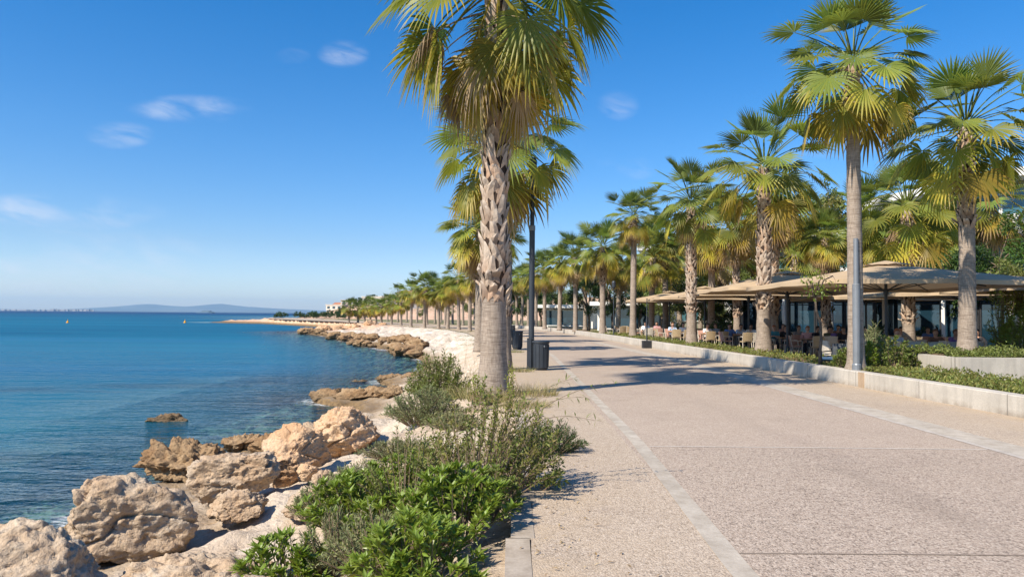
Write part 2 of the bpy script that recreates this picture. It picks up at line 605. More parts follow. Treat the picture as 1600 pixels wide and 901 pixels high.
def shore_mat():
    m, t, b = material('limestone_shore', 0.92, 0.1)
    p = t.pos()
    x, y, z = t.sep(p)
    n1 = t.noise(p, 0.9, 6, 0.62, 0.4)
    n2 = t.noise(p, 5.5, 6, 0.66, 0.7)
    n3 = t.noise(p, 28.0, 5, 0.7)
    n4 = t.noise(p, 0.22, 4, 0.6)
    pits = t.voronoi(p, 9.0)
    pale = t.mix(t.maprange(n1, 0.42, 0.62), (0.57, 0.485, 0.385), (0.48, 0.375, 0.275))
    chalk = t.math('MULTIPLY', t.maprange(y, 40, 50), t.maprange(t.math('ADD', y, t.math('MULTIPLY', n4, 30)), 108, 122, 1, 0))
    pale = t.mix(chalk, pale, t.mix(t.maprange(n1, 0.4, 0.6), (0.62, 0.555, 0.47), (0.48, 0.41, 0.33)))
    orange = t.maprange(t.math('ADD', y, t.math('MULTIPLY', n4, 30)), 108, 122)
    pale = t.mix(orange, pale, t.mix(t.maprange(n1, 0.4, 0.6), (0.62, 0.44, 0.31), (0.54, 0.33, 0.21)))
    dirt = t.mix(n1, (0.34, 0.26, 0.18), (0.26, 0.185, 0.12))
    c = t.mix(t.maprange(n2, 0.52, 0.72, 0, 0.6), pale, dirt)
    c = t.mix(t.maprange(n3, 0.3, 0.52, 0.35, 0.0), c, dirt)
    c = t.mix(t.maprange(t.math('ADD', pits, t.math('MULTIPLY', n2, 0.4)), 0.18, 0.36, 0.4, 0.0), c, (0.17, 0.12, 0.08))
    # scrubby soil on the hill across the bay
    scrub = t.math('MULTIPLY', t.maprange(y, 245, 270), t.maprange(n4, 0.45, 0.62))
    c = t.mix(t.math('MULTIPLY', scrub, 0.75), c, (0.12, 0.115, 0.06))
    # sandy soil next to the paving, near the camera
    soil = t.math('MULTIPLY', t.maprange(z, -0.42, -0.18), t.maprange(y, 38, 46, 1, 0))
    soil = t.math('MULTIPLY', soil, t.maprange(n2, 0.3, 0.6))
    c = t.mix(t.math('MULTIPLY', soil, 0.75), c, (0.36, 0.275, 0.19))
    # brown algae band kept wet by the waves
    zz = t.math('ADD', z, t.math('MULTIPLY', t.math('SUBTRACT', n2, 0.5), 0.55))
    zz = t.math('SUBTRACT', zz, t.maprange(y, 45, 60, 0.0, 0.14))
    wet = t.maprange(zz, SEA + 0.12, SEA + 0.50, 1.0, 0.0)
    brown = t.mix(t.maprange(n2, 0.35, 0.65), (0.26, 0.175, 0.09), (0.085, 0.058, 0.035))
    c = t.mix(wet, c, brown)
    sand = t.maprange(z, SEA - 0.5, SEA - 0.1)
    stn = t.voronoi(p, 1.9, 'F1', 'Distance')
    bed = t.mix(t.maprange(t.math('ADD', stn, t.math('MULTIPLY', n2, 0.3)), 0.42, 0.60), (0.075, 0.062, 0.04), (0.42, 0.385, 0.28))
    bed = t.mix(t.maprange(n1, 0.48, 0.60), bed, (0.045, 0.042, 0.03))
    c = t.mix(t.maprange(z, SEA - 0.12, SEA - 0.02, 1.0, 0.0), c, bed)
    t.put(b.inputs['Base Color'], c)
    h = t.math('ADD', t.math('MULTIPLY', n2, 1.0), t.math('MULTIPLY', n3, 0.35))
    h = t.math('ADD', h, t.math('MULTIPLY', t.math('MINIMUM', pits, 0.35), 0.5))
    t.put(b.inputs['Normal'], t.bump(h, 0.9, 0.07))
    return m


M['shore'] = shore_mat()


def shore_patch(name, x0, x1, nx, y0, y1, ny):
    xs, ys = np.linspace(x0, x1, nx), np.linspace(y0, y1, ny)
    X, Y = np.meshgrid(xs, ys)
    Z, dw, t = land_height(X, Y)
    o = link(name, grid_mesh(name, X, Y, Z, M['shore']))
    tag(o, kind='structure')
    return o


shore_patch('rocky_shore', -17, 0.9, 260, 1.5, 30, 420)
shore_patch('rocky_shore_behind', -14, 0.9, 40, -15, 1.5, 45)
shore_patch('bay_shore', -22, 0.9, 150, 30, 62, 190)
shore_patch('promontory', -48, 0.9, 170, 62, 132, 220)
shore_patch('headland', -150, 60, 230, 132, 400, 260)
_G = {}


def land_z(x, y):
    a, b, c = land_height(np.array([[x]], float), np.array([[y]], float))
    return float(a[0, 0])


# sea
def sea_mat():
    m = bpy.data.materials.new('sea_water')
    m.use_nodes = True
    t = NT(m.node_tree)
    b = t.n['Principled BSDF']
    out = t.n['Material Output']
    p = t.pos()
    x, y, z = t.sep(p)
    dep = t.attr('depth').outputs['Fac']
    # ripples, longer across the wind
    w1 = t.noise(t.scale(p, (0.55, 1.5, 1)), 1.0, 4, 0.6, 0.4)
    w2 = t.noise(t.scale(p, (2.2, 4.6, 1), (3, 1, 0)), 1.0, 3, 0.6, 0.4)
    w3 = t.noise(t.scale(p, (0.09, 0.30, 1), (7, 1, 0)), 1.0, 4, 0.6, 0.3)
    h = t.math('ADD', t.math('MULTIPLY', w1, 0.55), t.math('MULTIPLY', w2, 0.16))
    h = t.math('ADD', h, t.math('MULTIPLY', w3, 1.3))
    nrm = t.bump(h, 1.0, 0.42)
    patch = t.noise(t.scale(p, (0.012, 0.05, 1)), 1.0, 5, 0.6, 0.5)
    streak = t.noise(t.scale(p, (0.0035, 0.04, 1), (2, 5, 0)), 1.0, 4, 0.65, 0.4)
    deep = t.mix(t.maprange(patch, 0.35, 0.65), (0.002, 0.076, 0.155), (0.005, 0.122, 0.208))
    deep = t.mix(t.maprange(y, 150, 1200), deep, (0.0005, 0.028, 0.100))
    deep = t.mix(t.maprange(streak, 0.55, 0.72, 0, 0.45), deep, (0.012, 0.125, 0.25))
    near = t.mix(w3, (0.010, 0.095, 0.125), (0.022, 0.155, 0.180))
    col = t.mix(t.maprange(t.math('ADD', y, t.math('MULTIPLY', patch, 14)), 14, 44, 0, 1), near, deep)
    # weed beds seen dark through the shallows
    weed = t.noise(t.scale(p, (0.10, 0.22, 1), (4, 2, 0)), 1.0, 5, 0.6, 0.6)
    wf = t.math('MULTIPLY', t.maprange(weed, 0.56, 0.66, 0, 0.55), t.maprange(y, 25, 60, 1, 0))
    col = t.mix(wf, col, (0.010, 0.032, 0.055))
    # a rippled sea shadows itself at grazing angles: its mirror share levels off well below one
    df = t.new('ShaderNodeBsdfDiffuse')
    t.put(df.inputs[0], col)
    t.n.remove(b)
    gs = t.new('ShaderNodeBsdfGlossy')
    gs.inputs['Roughness'].default_value = 0.14
    t.put(gs.inputs['Normal'], nrm)
    fs_ = t.new('ShaderNodeFresnel')
    fs_.inputs['IOR'].default_value = 1.33
    t.put(fs_.inputs['Normal'], nrm)
    bx_ = t.new('ShaderNodeMixShader')
    t.put(bx_.inputs[0], t.math('MINIMUM', fs_.outputs[0], t.maprange(y, 12, 90, 0.46, 0.13)))
    t.l.new(df.outputs[0], bx_.inputs[1]); t.l.new(gs.outputs[0], bx_.inputs[2])
    tr = t.new('ShaderNodeBsdfTransparent')
    tr.inputs[0].default_value = (0.55, 0.80, 0.82, 1)
    gl = t.new('ShaderNodeBsdfGlossy')
    gl.inputs['Roughness'].default_value = 0.08
    t.put(gl.inputs['Normal'], nrm)
    fr = t.new('ShaderNodeFresnel')
    fr.inputs['IOR'].default_value = 1.33
    t.put(fr.inputs['Normal'], nrm)
    clear = t.new('ShaderNodeMixShader')
    t.put(clear.inputs[0], fr.outputs[0])
    t.l.new(tr.outputs[0], clear.inputs[1])
    t.l.new(gl.outputs[0], clear.inputs[2])
    mx = t.new('ShaderNodeMixShader')
    foam_n = t.noise(t.scale(p, (5, 9, 1)), 1.0, 6, 0.75, 0.8)
    foam = t.math('MULTIPLY', t.maprange(dep, 0.0, 0.16, 1.0, 0.0), t.maprange(t.math('MULTIPLY', foam_n, t.maprange(w3, 0.3, 0.65, 0.75, 1.25)), 0.56, 0.66))
    fd = t.new('ShaderNodeBsdfDiffuse')
    fd.inputs[0].default_value = (0.75, 0.77, 0.78, 1)
    fm = t.new('ShaderNodeMixShader')
    t.put(fm.inputs[0], foam)
    t.put(mx.inputs[0], t.maprange(dep, 0.02, 2.5, 0.02, 1.0))
    t.l.new(clear.outputs[0], mx.inputs[1])
    t.l.new(bx_.outputs[0], mx.inputs[2])
    t.l.new(mx.outputs[0], fm.inputs[1])
    t.l.new(fd.outputs[0], fm.inputs[2])
    t.l.new(fm.outputs[0], out.inputs[0])
    return m


M['sea'] = sea_mat()
xs = np.concatenate([[-42000, -12000, -4000, -1500, -700, -350, -220, -150], np.arange(-110, -20, 2.0), np.arange(-20, 6, 0.5),
                     [10, 60, 300, 2000, 12000, 42000]])
ys = np.concatenate([np.arange(-14, 60, 0.5), np.arange(60, 240, 2.0), [260, 300, 400, 600, 1000, 2000, 5000, 12000, 30000, 50000]])
X, Y = np.meshgrid(xs, ys)
dwat = sdist(WATER, X, Y)
depth = np.clip(-dwat * 0.28, 0, 2.6)
o = link('sea_water', grid_mesh('sea_water', X, Y, np.full(X.shape, SEA), M['sea'], extra={'depth': depth}))
tag(o, kind='structure')


# promenade paving
def paving_mat():
    m, t, b = material('exposed_aggregate_paving', 0.88, 0.15)
    p = t.pos()
    x, y, z = t.sep(p)
    big = t.noise(p, 0.35, 6, 0.62)
    mid = t.noise(p, 2.4, 6, 0.65)
    pat = t.noise(p, 0.9, 5, 0.6, 0.4)
    cell = t.voronoi(p, 76.0, 'F1', 'Color')
    s = t.new('ShaderNodeSeparateColor')
    t.l.new(cell, s.inputs[0])
    gap = t.voronoi(p, 76.0, 'F1', 'Distance')
    fleck = t.noise(t.scale(p, (52, 30, 30)), 1.0, 3, 0.75, 0.5)
    clump = t.noise(p, 14.0, 4, 0.7)
    centre = t.math('MULTIPLY', t.math('GREATER_THAN', x, 1.5), t.math('LESS_THAN', x, 6.4))
    cen = t.mix(t.maprange(big, 0.35, 0.65), (0.368, 0.290, 0.222), (0.322, 0.250, 0.194))
    sid = t.mix(t.maprange(big, 0.35, 0.65), (0.425, 0.338, 0.240), (0.375, 0.295, 0.208))
    base = t.mix(centre, sid, cen)
    base = t.mix(t.maprange(mid, 0.3, 0.7, 0.0, 0.30), base, (0.48, 0.405, 0.325))
    stone = t.ramp(s.outputs[0], [(0.0, (0.10, 0.075, 0.06)), (0.16, (0.24, 0.18, 0.145)), (0.45, (0.40, 0.325, 0.265)), (0.8, (0.50, 0.42, 0.345)), (1.0, (0.66, 0.58, 0.49))])
    ncl = t.maprange(y, 5.0, 24.0, 0.80, 0.42)
    c = t.mix(ncl, base, t.mix(0.45, stone, base))
    rough_zone = t.math('MULTIPLY', centre, t.maprange(y, 9.35, 9.45, 1.0, 0.35))
    side_zone = t.math('MULTIPLY', t.math('SUBTRACT', 1.0, centre), 0.55)
    zone = t.math('ADD', rough_zone, side_zone)
    fl = t.math('MULTIPLY', t.maprange(t.math('ADD', fleck, t.math('MULTIPLY', t.math('SUBTRACT', clump, 0.5), 0.5)), 0.53, 0.66, 0, 0.82), zone)
    fl = t.math('MULTIPLY', fl, t.maprange(pat, 0.25, 0.6, 0.45, 1.0))
    c = t.mix(fl, c, (0.105, 0.078, 0.060))
    c = t.mix(t.maprange(pat, 0.58, 0.75, 0, 0.22), c, (0.22, 0.17, 0.14))
    # blown sand along both edges, dull stains and a few dark drips
    sandn = t.noise(p, 1.7, 6, 0.7, 0.5)
    sd_e = t.math('MAXIMUM', t.maprange(x, 0.2, 1.3, 1.0, 0.0), t.maprange(x, 6.9, 8.2, 0.0, 0.8))
    c = t.mix(t.math('MULTIPLY', sd_e, t.maprange(sandn, 0.42, 0.62, 0, 0.7)), c, (0.42, 0.325, 0.22))
    stn = t.noise(t.scale(p, (0.8, 0.35, 1), (9, 4, 0)), 1.0, 7, 0.72, 0.8)
    c = t.mix(t.maprange(stn, 0.56, 0.72, 0, 0.34), c, (0.20, 0.16, 0.125))
    drip = t.voronoi(p, 1.3, 'F1', 'Distance')
    c = t.mix(t.maprange(t.math('ADD', drip, t.math('MULTIPLY', clump, 0.06)), 0.055, 0.085, 0.45, 0.0), c, (0.13, 0.10, 0.08))
    tyre = t.math('MULTIPLY', t.maprange(t.math('ABSOLUTE', t.math('SUBTRACT', x, t.math('ADD', 3.1, t.math('MULTIPLY', big, 1.2)))), 0.0, 0.30, 0.22, 0.0), t.maprange(mid, 0.35, 0.6))
    c = t.mix(tyre, c, (0.22, 0.175, 0.145))
    t.put(b.inputs['Base Color'], c)
    hgt = t.math('ADD', t.math('MULTIPLY', t.math('SUBTRACT', 0.6, gap), 0.8), t.math('MULTIPLY', fl, -0.9))
    t.put(b.inputs['Normal'], t.bump(hgt, 0.55, 0.012))
    return m


M['paving'] = paving_mat()
M['band'] = concrete_mat('concrete_band_grey', (0.475, 0.425, 0.355), 0.25)
M['band_light'] = concrete_mat('concrete_band_pale', (0.50, 0.455, 0.40), 0.25)
M['kerb'] = concrete_mat('kerb_concrete', (0.43, 0.37, 0.30), 0.35, 1.1)
M['wall'] = concrete_mat('planter_wall_concrete', (0.48, 0.44, 0.38), 0.42, 2.55)
M['white_wall'] = concrete_mat('white_render', (0.78, 0.77, 0.74), 0.12)
M['soil'] = plain('planter_soil', (0.15, 0.105, 0.07), 0.95, 0.05, 0.4, 5, bump=0.8, bscale=25)
M['joint'] = plain('joint_mortar', (0.55, 0.50, 0.44), 0.9, 0.1, 0.15, 3)
M['crack'] = plain('dark_joint', (0.25, 0.20, 0.16), 0.9, 0.1, 0.5, 2.5)


def strip(name, fx0, fx1, y0, y1, n, z, mat, kind='structure'):
    ys = np.linspace(y0, y1, n)
    A = np.array([fx0(y) for y in ys]); B = np.array([fx1(y) for y in ys])
    X = np.stack([A, (A + B) / 2, B], 1)
    Y = np.stack([ys] * 3, 1)
    o = link(name, grid_mesh(name, X, Y, np.full(X.shape, z), mat, False))
    tag(o, kind=kind)
    return o


def stripe_x(y): return float(np.interp(y, [-15, 5, 10, 30, 45, 60, 80], [1.36, 1.42, 1.58, 1.60, 1.0, 0.2, -2.2]))
def band_x(y): return float(np.interp(y, [-15, 9, 20, 30, 45], [6.2, 6.16, 6.15, 5.95, 5.0]))


strip('promenade_pavement', edge_x, lambda y: wall_x(y) + 0.05, -15, 225, 260, 0.0, M['paving'])
strip('concrete_line', stripe_x, lambda y: stripe_x(y) + 0.17, -15, 80, 120, 0.004, M['band'])
strip('concrete_band', band_x, lambda y: band_x(y) + 0.46, -15, 45, 100, 0.004, M['band'])
strip('band_border', lambda y: band_x(y) - 0.11, lambda y: band_x(y) - 0.004, -15, 45, 100, 0.004, M['band_light'])


def cross(name, y, half, mat, x0, x1):
    X = np.array([np.linspace(x0, x1, 40)] * 2)
    Y = np.array([[y - half] * 40, [y + half] * 40]) + 0.012 * np.sin(np.linspace(0, 5, 40))
    tag(link(name, grid_mesh(name, X, Y, np.full(X.shape, 0.004), mat, False)), kind='structure')


cross('paving_joint', 9.42, 0.014, M['joint'], 1.76, 6.03)
cross('expansion_joint', 5.22, 0.010, M['crack'], 1.60, 6.05)
cross('paving_joint_far', 21.5, 0.02, M['joint'], 1.78, 6.03)

# kerb stones along the planted strip
kb = MB()
for i in range(18):
    y0 = -6 + i * 1.05
    x = edge_x(y0 + 0.5) - 0.17
    kb.box((x + 0.087, y0 + 0.5, -0.08), (0.176, 1.04, 0.17), 0.0)
tag(kb.build('kerb', M['kerb']), kind='structure')

# inland ground, planted bed, terrace
gm, gt, gb = material('inland_ground', 0.95, 0.1)
gn = gt.noise(gt.pos(), 0.15, 6, 0.6)
gt.put(gb.inputs['Base Color'], gt.ramp(gn, [(0.35, (0.30, 0.235, 0.165)), (0.5, (0.17, 0.16, 0.075)), (0.65, (0.10, 0.12, 0.045))]))
M['inland'] = gm
ys = np.linspace(-15, 232, 120)
A = np.array([wall_x(y) + 0.2 for y in ys])
X = np.stack([A, A + 30, A + 200, A + 900], 1)
tag(link('inland_ground', grid_mesh('inland_ground', X, np.stack([ys] * 4, 1), np.full(X.shape, -0.06), gm, False)), kind='structure')
M['terrace'] = plain('terrace_tiles', (0.20, 0.165, 0.13), 0.6, 0.3, 0.15, 2)
X = np.array([[9.8, 45.0], [9.8, 45.0]]); Y = np.array([[20.0, 20.0], [62.0, 62.0]])
tag(link('terrace_floor', grid_mesh('terrace_floor', X, Y, np.full(X.shape, -0.02), M['terrace'], False)), kind='structure')
strip('planter_soil', lambda y: wall_x(y) + 0.28, lambda y: wall_x(y) + 2.1, -5, 95, 100, 0.27, M['soil'])

# planter wall along the promenade
wb = MB()
ysw = list(np.linspace(-5, 100, 140))
vs, fs = [], []
for y in ysw:
    x = wall_x(y)
    for dx, z in ((0, -0.1), (0, 0.345), (0.012, 0.36), (0.288, 0.36), (0.30, 0.345), (0.30, -0.1)):
        vs.append((x + dx, y, z))
for i in range(len(ysw) - 1):
    for k in range(5):
        a = i * 6 + k
        fs.append((a, a + 6, a + 7, a + 1))
fs.append(tuple(range(6)))
wb.add(vs, fs)
pw = wb.build('planter_wall', M['wall'])
tag(pw, 'long low pale concrete planter wall edging the promenade on the right', 'wall')
pb = MB()
pj = ground_pt(1348, 604)
pb.box((wall_x(17.6) + 0.09, 17.6, 0.135), (0.22, 0.26, 0.44))
M['tan_stone'] = concrete_mat('tan_stone', (0.42, 0.31, 0.21), 0.3)
pb.build('joint_block', M['tan_stone'], pw)

# second, raised planter wall to the right
w2 = MB()
w2.box((16.6, 17.6, 0.36), (12.0, 0.24, 0.74), 0.0)
w2.box((10.72, 18.9, 0.355), (0.24, 2.4, 0.73), 0.0)
o = w2.build('raised_planter_wall', M['wall'])
o.rotation_euler = (0, 0, 0)
tag(o, 'short pale concrete wall holding the raised hedge bed at the right edge', 'wall')
sb_ = MB()
sb_.box((16.8, 21.0, 0.33), (11.8, 6.55, 0.62))
tag(sb_.build('raised_soil', M['soil']), kind='structure')

# far mountains, the low coast and the islet
mm, mt, mb_ = material('haze_tinted_slopes', 0.95, 0.05)
mt.put(mb_.inputs['Base Color'], mt.ramp(mt.noise(mt.pos(), 0.002, 5, 0.6), [(0.35, (0.075, 0.125, 0.165)), (0.65, (0.12, 0.165, 0.195))]))  # bluish base colour paints in part of the distance haze
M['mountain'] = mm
D = 10500.0


def ridge(name, D, prof, depth, mat, nz=7):
    px = np.linspace(prof[0][0], prof[-1][0], 160)
    hpx = np.interp(px, [p[0] for p in prof], [p[1] for p in prof])
    hpx = np.maximum(hpx, 0)
    x = (px - 800) / F_PX * D
    z = hpx / F_PX * D + CAM_H
    z += 4.0 * np.array([noise.fractal((a * 0.0016, 3.0, 0), 0.9, 2.0, 5) for a in x]) * (hpx > 1)
    rows = np.linspace(0, 1, nz)
    X = np.stack([x] * (2 * nz - 1)); Y = []; Z = []
    allr = list(rows) + list(rows[-2::-1])
    for i, r_ in enumerate(allr):
        off = -depth * (1 - r_) if i < nz else depth * (1 - r_)
        Y.append(D + off + 0 * x)
        Z.append(SEA - 2 + (z - SEA + 2) * (r_ ** 0.8) * 1.0)
    o = link(name, grid_mesh(name, X, np.array(Y), np.array(Z), mat))
    tag(o, kind='structure')


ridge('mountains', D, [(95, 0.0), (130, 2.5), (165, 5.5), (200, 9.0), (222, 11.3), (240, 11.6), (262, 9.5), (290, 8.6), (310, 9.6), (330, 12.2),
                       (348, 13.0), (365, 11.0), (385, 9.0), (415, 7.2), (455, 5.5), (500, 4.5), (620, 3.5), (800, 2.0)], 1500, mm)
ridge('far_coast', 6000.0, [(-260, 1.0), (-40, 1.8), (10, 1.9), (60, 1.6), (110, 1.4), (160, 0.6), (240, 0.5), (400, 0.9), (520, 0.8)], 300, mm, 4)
ridge('islet', 2600.0, [(311, -0.5), (314, 0.6), (320, 1.4), (326, 1.6), (330, 1.0), (334, -0.4)], 30, mm, 4)
# ------------------------------------------------------------------ palms
def fan_leaf(mb, P, az, el, Lp, Rb, age, rnd, nseg=24, droop=0.35, bend=0.5, stiff=0.5, thick=0.018, split=0.5, spread=118):
    """one palmate leaf: a petiole that bends under its weight and a pleated fan with split, drooping tips"""
    P = Vector(P)
    pts, e = [P.copy()], el
    n = 5
    for i in range(n):
        e -= bend / n
        pts.append(pts[-1] + Vector((math.cos(az) * math.cos(e), math.sin(az) * math.cos(e), math.sin(e))) * Lp / n)
    tn = rnd.random()
    pet_age = min(1.0, age * 0.9 + 0.16)
    mb.tube(pts, [thick * (1.35 - 0.75 * i / n) for i in range(n + 1)], 4, False, (pet_age, 0.0, tn))
    hub = pts[-1]
    e2 = e - (0.10 + 0.35 * stiff) * (0.5 + rnd.random() * 0.6)
    U = Vector((math.cos(az) * math.cos(e2), math.sin(az) * math.cos(e2), math.sin(e2)))
    Wd = Vector((-math.sin(az), math.cos(az), 0))
    roll = rnd.uniform(-0.35, 0.35) if el < 1.0 else rnd.uniform(-1.1, 1.1)
    Nn = U.cross(Wd)
    Wd, Nn = Wd * math.cos(roll) + Nn * math.sin(roll), Nn * math.cos(roll) - Wd * math.sin(roll)
    if Nn.z < 0 and abs(e2) < 1.2:
        Nn = -Nn
    fmax = R(spread)
    dphi = 2 * fmax / nseg
    rs = [0.04, 0.28, split, 0.68, 0.84, 1.0]
    cup = rnd.uniform(0.10, 0.40)
    for s in range(nseg):
        phi = -fmax + (s + 0.5) * dphi + rnd.uniform(-0.03, 0.03)
        L = Rb * (1 - 0.28 * (abs(phi) / fmax) ** 2) * rnd.uniform(0.90, 1.05)
        c_, s_ = math.cos(phi), math.sin(phi)
        d = (U * c_ + Wd * s_ + Nn * cup * (1 - c_) * 0.5).normalized()
        side = (Wd * c_ - U * s_)
        dk = droop * rnd.uniform(0.7, 1.35)
        base = len(mb.v)
        sg = 1 if s % 2 else -1
        tw = rnd.uniform(-0.5, 0.5)
        # an old leaf loses some tips
        cut = 1.0 if rnd.random() > age * 0.5 else rnd.uniform(0.75, 0.95)
        seg_age = min(1, max(0, age + rnd.uniform(-0.06, 0.10)))
        for i, r_ in enumerate(rs):
            r = r_ * L * cut
            over = max(0.0, r_ - 0.38)
            c = hub + d * r
            hz = dk * over * over * 1.9 * Rb
            hz *= 0.72
            c = c - Vector((0, 0, hz)) - d * (hz * 0.28)
            if r_ <= split:
                hw = r_ * L * math.tan(dphi / 2) * 1.04
            else:
                hw = split * L * math.tan(dphi / 2) * (1 - (r_ - split) / (1 - split)) ** 0.8
            k = max(0, r_ - split) * tw
            sd = side * math.cos(k) + Nn * math.sin(k)
            fold = hw * 0.55
            mb.v.append(tuple(c - sd * hw - Nn * fold * 0.5))
            mb.v.append(tuple(c + Nn * fold * 0.5))
            mb.v.append(tuple(c + sd * hw - Nn * fold * 0.5))
            mb.c.extend([(seg_age, r_, tn)] * 3)
        for i in range(len(rs) - 1):
            a = base + i * 3
            mb.f.append((a, a + 1, a + 4, a + 3)); mb.m.append(0)
            mb.f.append((a + 1, a + 2, a + 5, a + 4)); mb.m.append(0)


def crown_mesh(name, seed, n=42, Lp=1.05, Rb=1.05, el0=84, el1=-48, yellow=0.45, r0=0.18, drp=(0.15, 0.75), power=0.9, nseg=24, zspan=0.55):
    rnd = random.Random(seed)
    mb = MB()
    for i in range(n):
        f = (i + 0.5) / n
        az = i * 2.39996 + rnd.uniform(-0.25, 0.25)
        el = R(el0 + (el1 - el0) * f ** power + rnd.uniform(-14, 12))
        age = 0.0 if f < 0.35 else yellow * ((f - 0.35) / 0.65) ** 1.3
        age = min(0.85, max(0, age * 0.88 + rnd.uniform(-0.05, 0.14) * (0.3 + f)))
        lp = Lp * (0.42 + 0.68 * math.sin(min(1, f * 1.7) * math.pi / 2)) * (rnd.uniform(0.55, 1.5) if f < 0.32 else rnd.uniform(0.72, 1.15))
        rb = Rb * rnd.uniform(0.85, 1.1) * (1.12 if f < 0.3 else 1.0)
        z = zspan * (0.5 - f) + 0.1
        P = (math.cos(az) * r0 * 0.7, math.sin(az) * r0 * 0.7, z)
        fan_leaf(mb, P, az, el, lp, rb, age, rnd, nseg, (drp[0] + (drp[1] - drp[0]) * f) * min(1.0, 0.3 + f * 2.5), 0.06 + 0.62 * f * (1.25 - f) * 1.6, 0.02 + f * 0.88, spread=min(116, 58 + 130 * f))
    return mb.mesh(name, M['palm_leaf'])


def skirt_mesh(name, seed, n=14, z0=-0.3, z1=-1.1, r0=0.22, Lp=0.55, Rb=0.85, el=(-35, -78), age=(0.75, 1.0), nseg=18):
    """dead fronds hanging against the trunk below the crown"""
    rnd = random.Random(seed)
    mb = MB()
    for i in range(n):
        f = (i + 0.5) / n
        az = i * 2.39996 + rnd.uniform(-0.3, 0.3)
        e = R(el[0] + (el[1] - el[0]) * f + rnd.uniform(-8, 8))
        z = z0 + (z1 - z0) * f
        fan_leaf(mb, (math.cos(az) * r0, math.sin(az) * r0, z), az, e, Lp * rnd.uniform(.8, 1.2), Rb * rnd.uniform(.8, 1.1),
                 rnd.uniform(*age), rnd, nseg, 1.0, 0.45, 1.0, 0.016, 0.4, 95)
    return mb.mesh(name, M['dry_leaf'])


def trunk_mesh(name, seed, h, prof, sides=22):
    """prof: list of (z, radius); slightly uneven rings"""
    rnd = random.Random(seed)
    zs = np.linspace(0, h, max(14, int(h * 7)))
    pts, rad = [], []
    bx, by = rnd.uniform(-1, 1), rnd.uniform(-1, 1)
    for z in zs:
        r = float(np.interp(z, [p[0] for p in prof], [p[1] for p in prof]))
        r *= 1 + 0.025 * math.sin(z * 9 + seed) + rnd.uniform(-0.012, 0.012)
        k = 0.05 * math.sin(z / h * 2.6 + bx * 3)
        pts.append((k * bx, k * by, z)); rad.append(r)
    mb = MB()
    mb.tube(pts, rad, sides)
    # root flare: low irregular buttress
    return mb, (pts, rad)


def boots_mesh(name, seed, spine, z0, z1, row=0.165, w=0.23, out=0.055, ragged=1.0):
    """the stubs of cut leaf stalks: shields in a spiral, each with a lifted torn tip"""
    rnd = random.Random(seed)
    pts, rad = spine
    zs = [p[2] for p in pts]
    mb = MB()
    nz_ = 30
    zz_ = np.linspace(z0 - .05, z1, nz_)
    mb.tube([(float(np.interp(q, zs, [p[0] for p in pts])), float(np.interp(q, zs, [p[1] for p in pts])), float(q)) for q in zz_], [float(np.interp(q, zs, rad)) + .006 for q in zz_], 22, False, (0, 1, 0))  # dark sleeve behind the shields, gap shade put in as colour
    k = 0
    z = z0
    while z < z1:
        r = float(np.interp(z, zs, rad)); cx = float(np.interp(z, zs, [p[0] for p in pts])); cy_ = float(np.interp(z, zs, [p[1] for p in pts]))
        n = max(6, int(round(2 * math.pi * r / (w * 0.92))))
        for j in range(n):
            th = 2 * math.pi * (j + 0.5 * (k % 2)) / n + rnd.uniform(-0.16, 0.16)
            zz = z + rnd.uniform(-0.06, 0.06)
            hh = row * rnd.uniform(1.25, 2.0)
            ww = w * rnd.uniform(0.85, 1.3)
            if k > 1 and rnd.random() < 0.05: continue
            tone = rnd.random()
            o_ = out * rnd.uniform(0.35, 1.9) * ragged * (1.9 if k < 2 else 1.0)
            def P(a, zc, ro):
                t = th + a / r
                return (cx + math.cos(t) * (r + ro), cy_ + math.sin(t) * (r + ro), zc)
            # rows: clasping feet, waist, shoulder, torn tip
            sk = rnd.uniform(-0.5, 0.5) * ww
            o_ *= 1.0
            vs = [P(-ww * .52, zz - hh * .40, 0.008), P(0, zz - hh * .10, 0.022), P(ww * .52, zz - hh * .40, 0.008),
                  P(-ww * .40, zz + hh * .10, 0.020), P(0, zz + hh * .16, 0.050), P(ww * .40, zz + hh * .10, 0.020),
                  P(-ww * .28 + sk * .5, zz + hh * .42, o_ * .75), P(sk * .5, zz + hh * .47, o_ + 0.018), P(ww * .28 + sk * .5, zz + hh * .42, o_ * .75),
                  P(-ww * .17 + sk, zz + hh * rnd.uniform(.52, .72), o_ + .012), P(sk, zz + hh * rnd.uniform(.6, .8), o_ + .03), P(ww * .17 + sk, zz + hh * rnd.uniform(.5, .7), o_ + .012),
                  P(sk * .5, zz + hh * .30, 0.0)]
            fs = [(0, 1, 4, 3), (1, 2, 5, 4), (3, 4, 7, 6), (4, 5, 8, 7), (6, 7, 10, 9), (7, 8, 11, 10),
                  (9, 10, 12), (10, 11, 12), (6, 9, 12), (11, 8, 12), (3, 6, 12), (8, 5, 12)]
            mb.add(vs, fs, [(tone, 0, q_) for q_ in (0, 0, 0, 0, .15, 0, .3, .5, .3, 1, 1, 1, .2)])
        z += row * rnd.uniform(0.92, 1.05)
        k += 1
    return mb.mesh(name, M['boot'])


def make_trunk(kind, seed, h, prof, b0=None, b1=None, **kw):
    mb, spine = trunk_mesh('trunk', seed, h, prof)
    tm = mb.mesh('trunk', M['trunk'], True)
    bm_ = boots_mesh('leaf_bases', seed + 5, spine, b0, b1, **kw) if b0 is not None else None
    return dict(h=h, trunk=tm, boots=bm_, rtop=prof[-1][1])


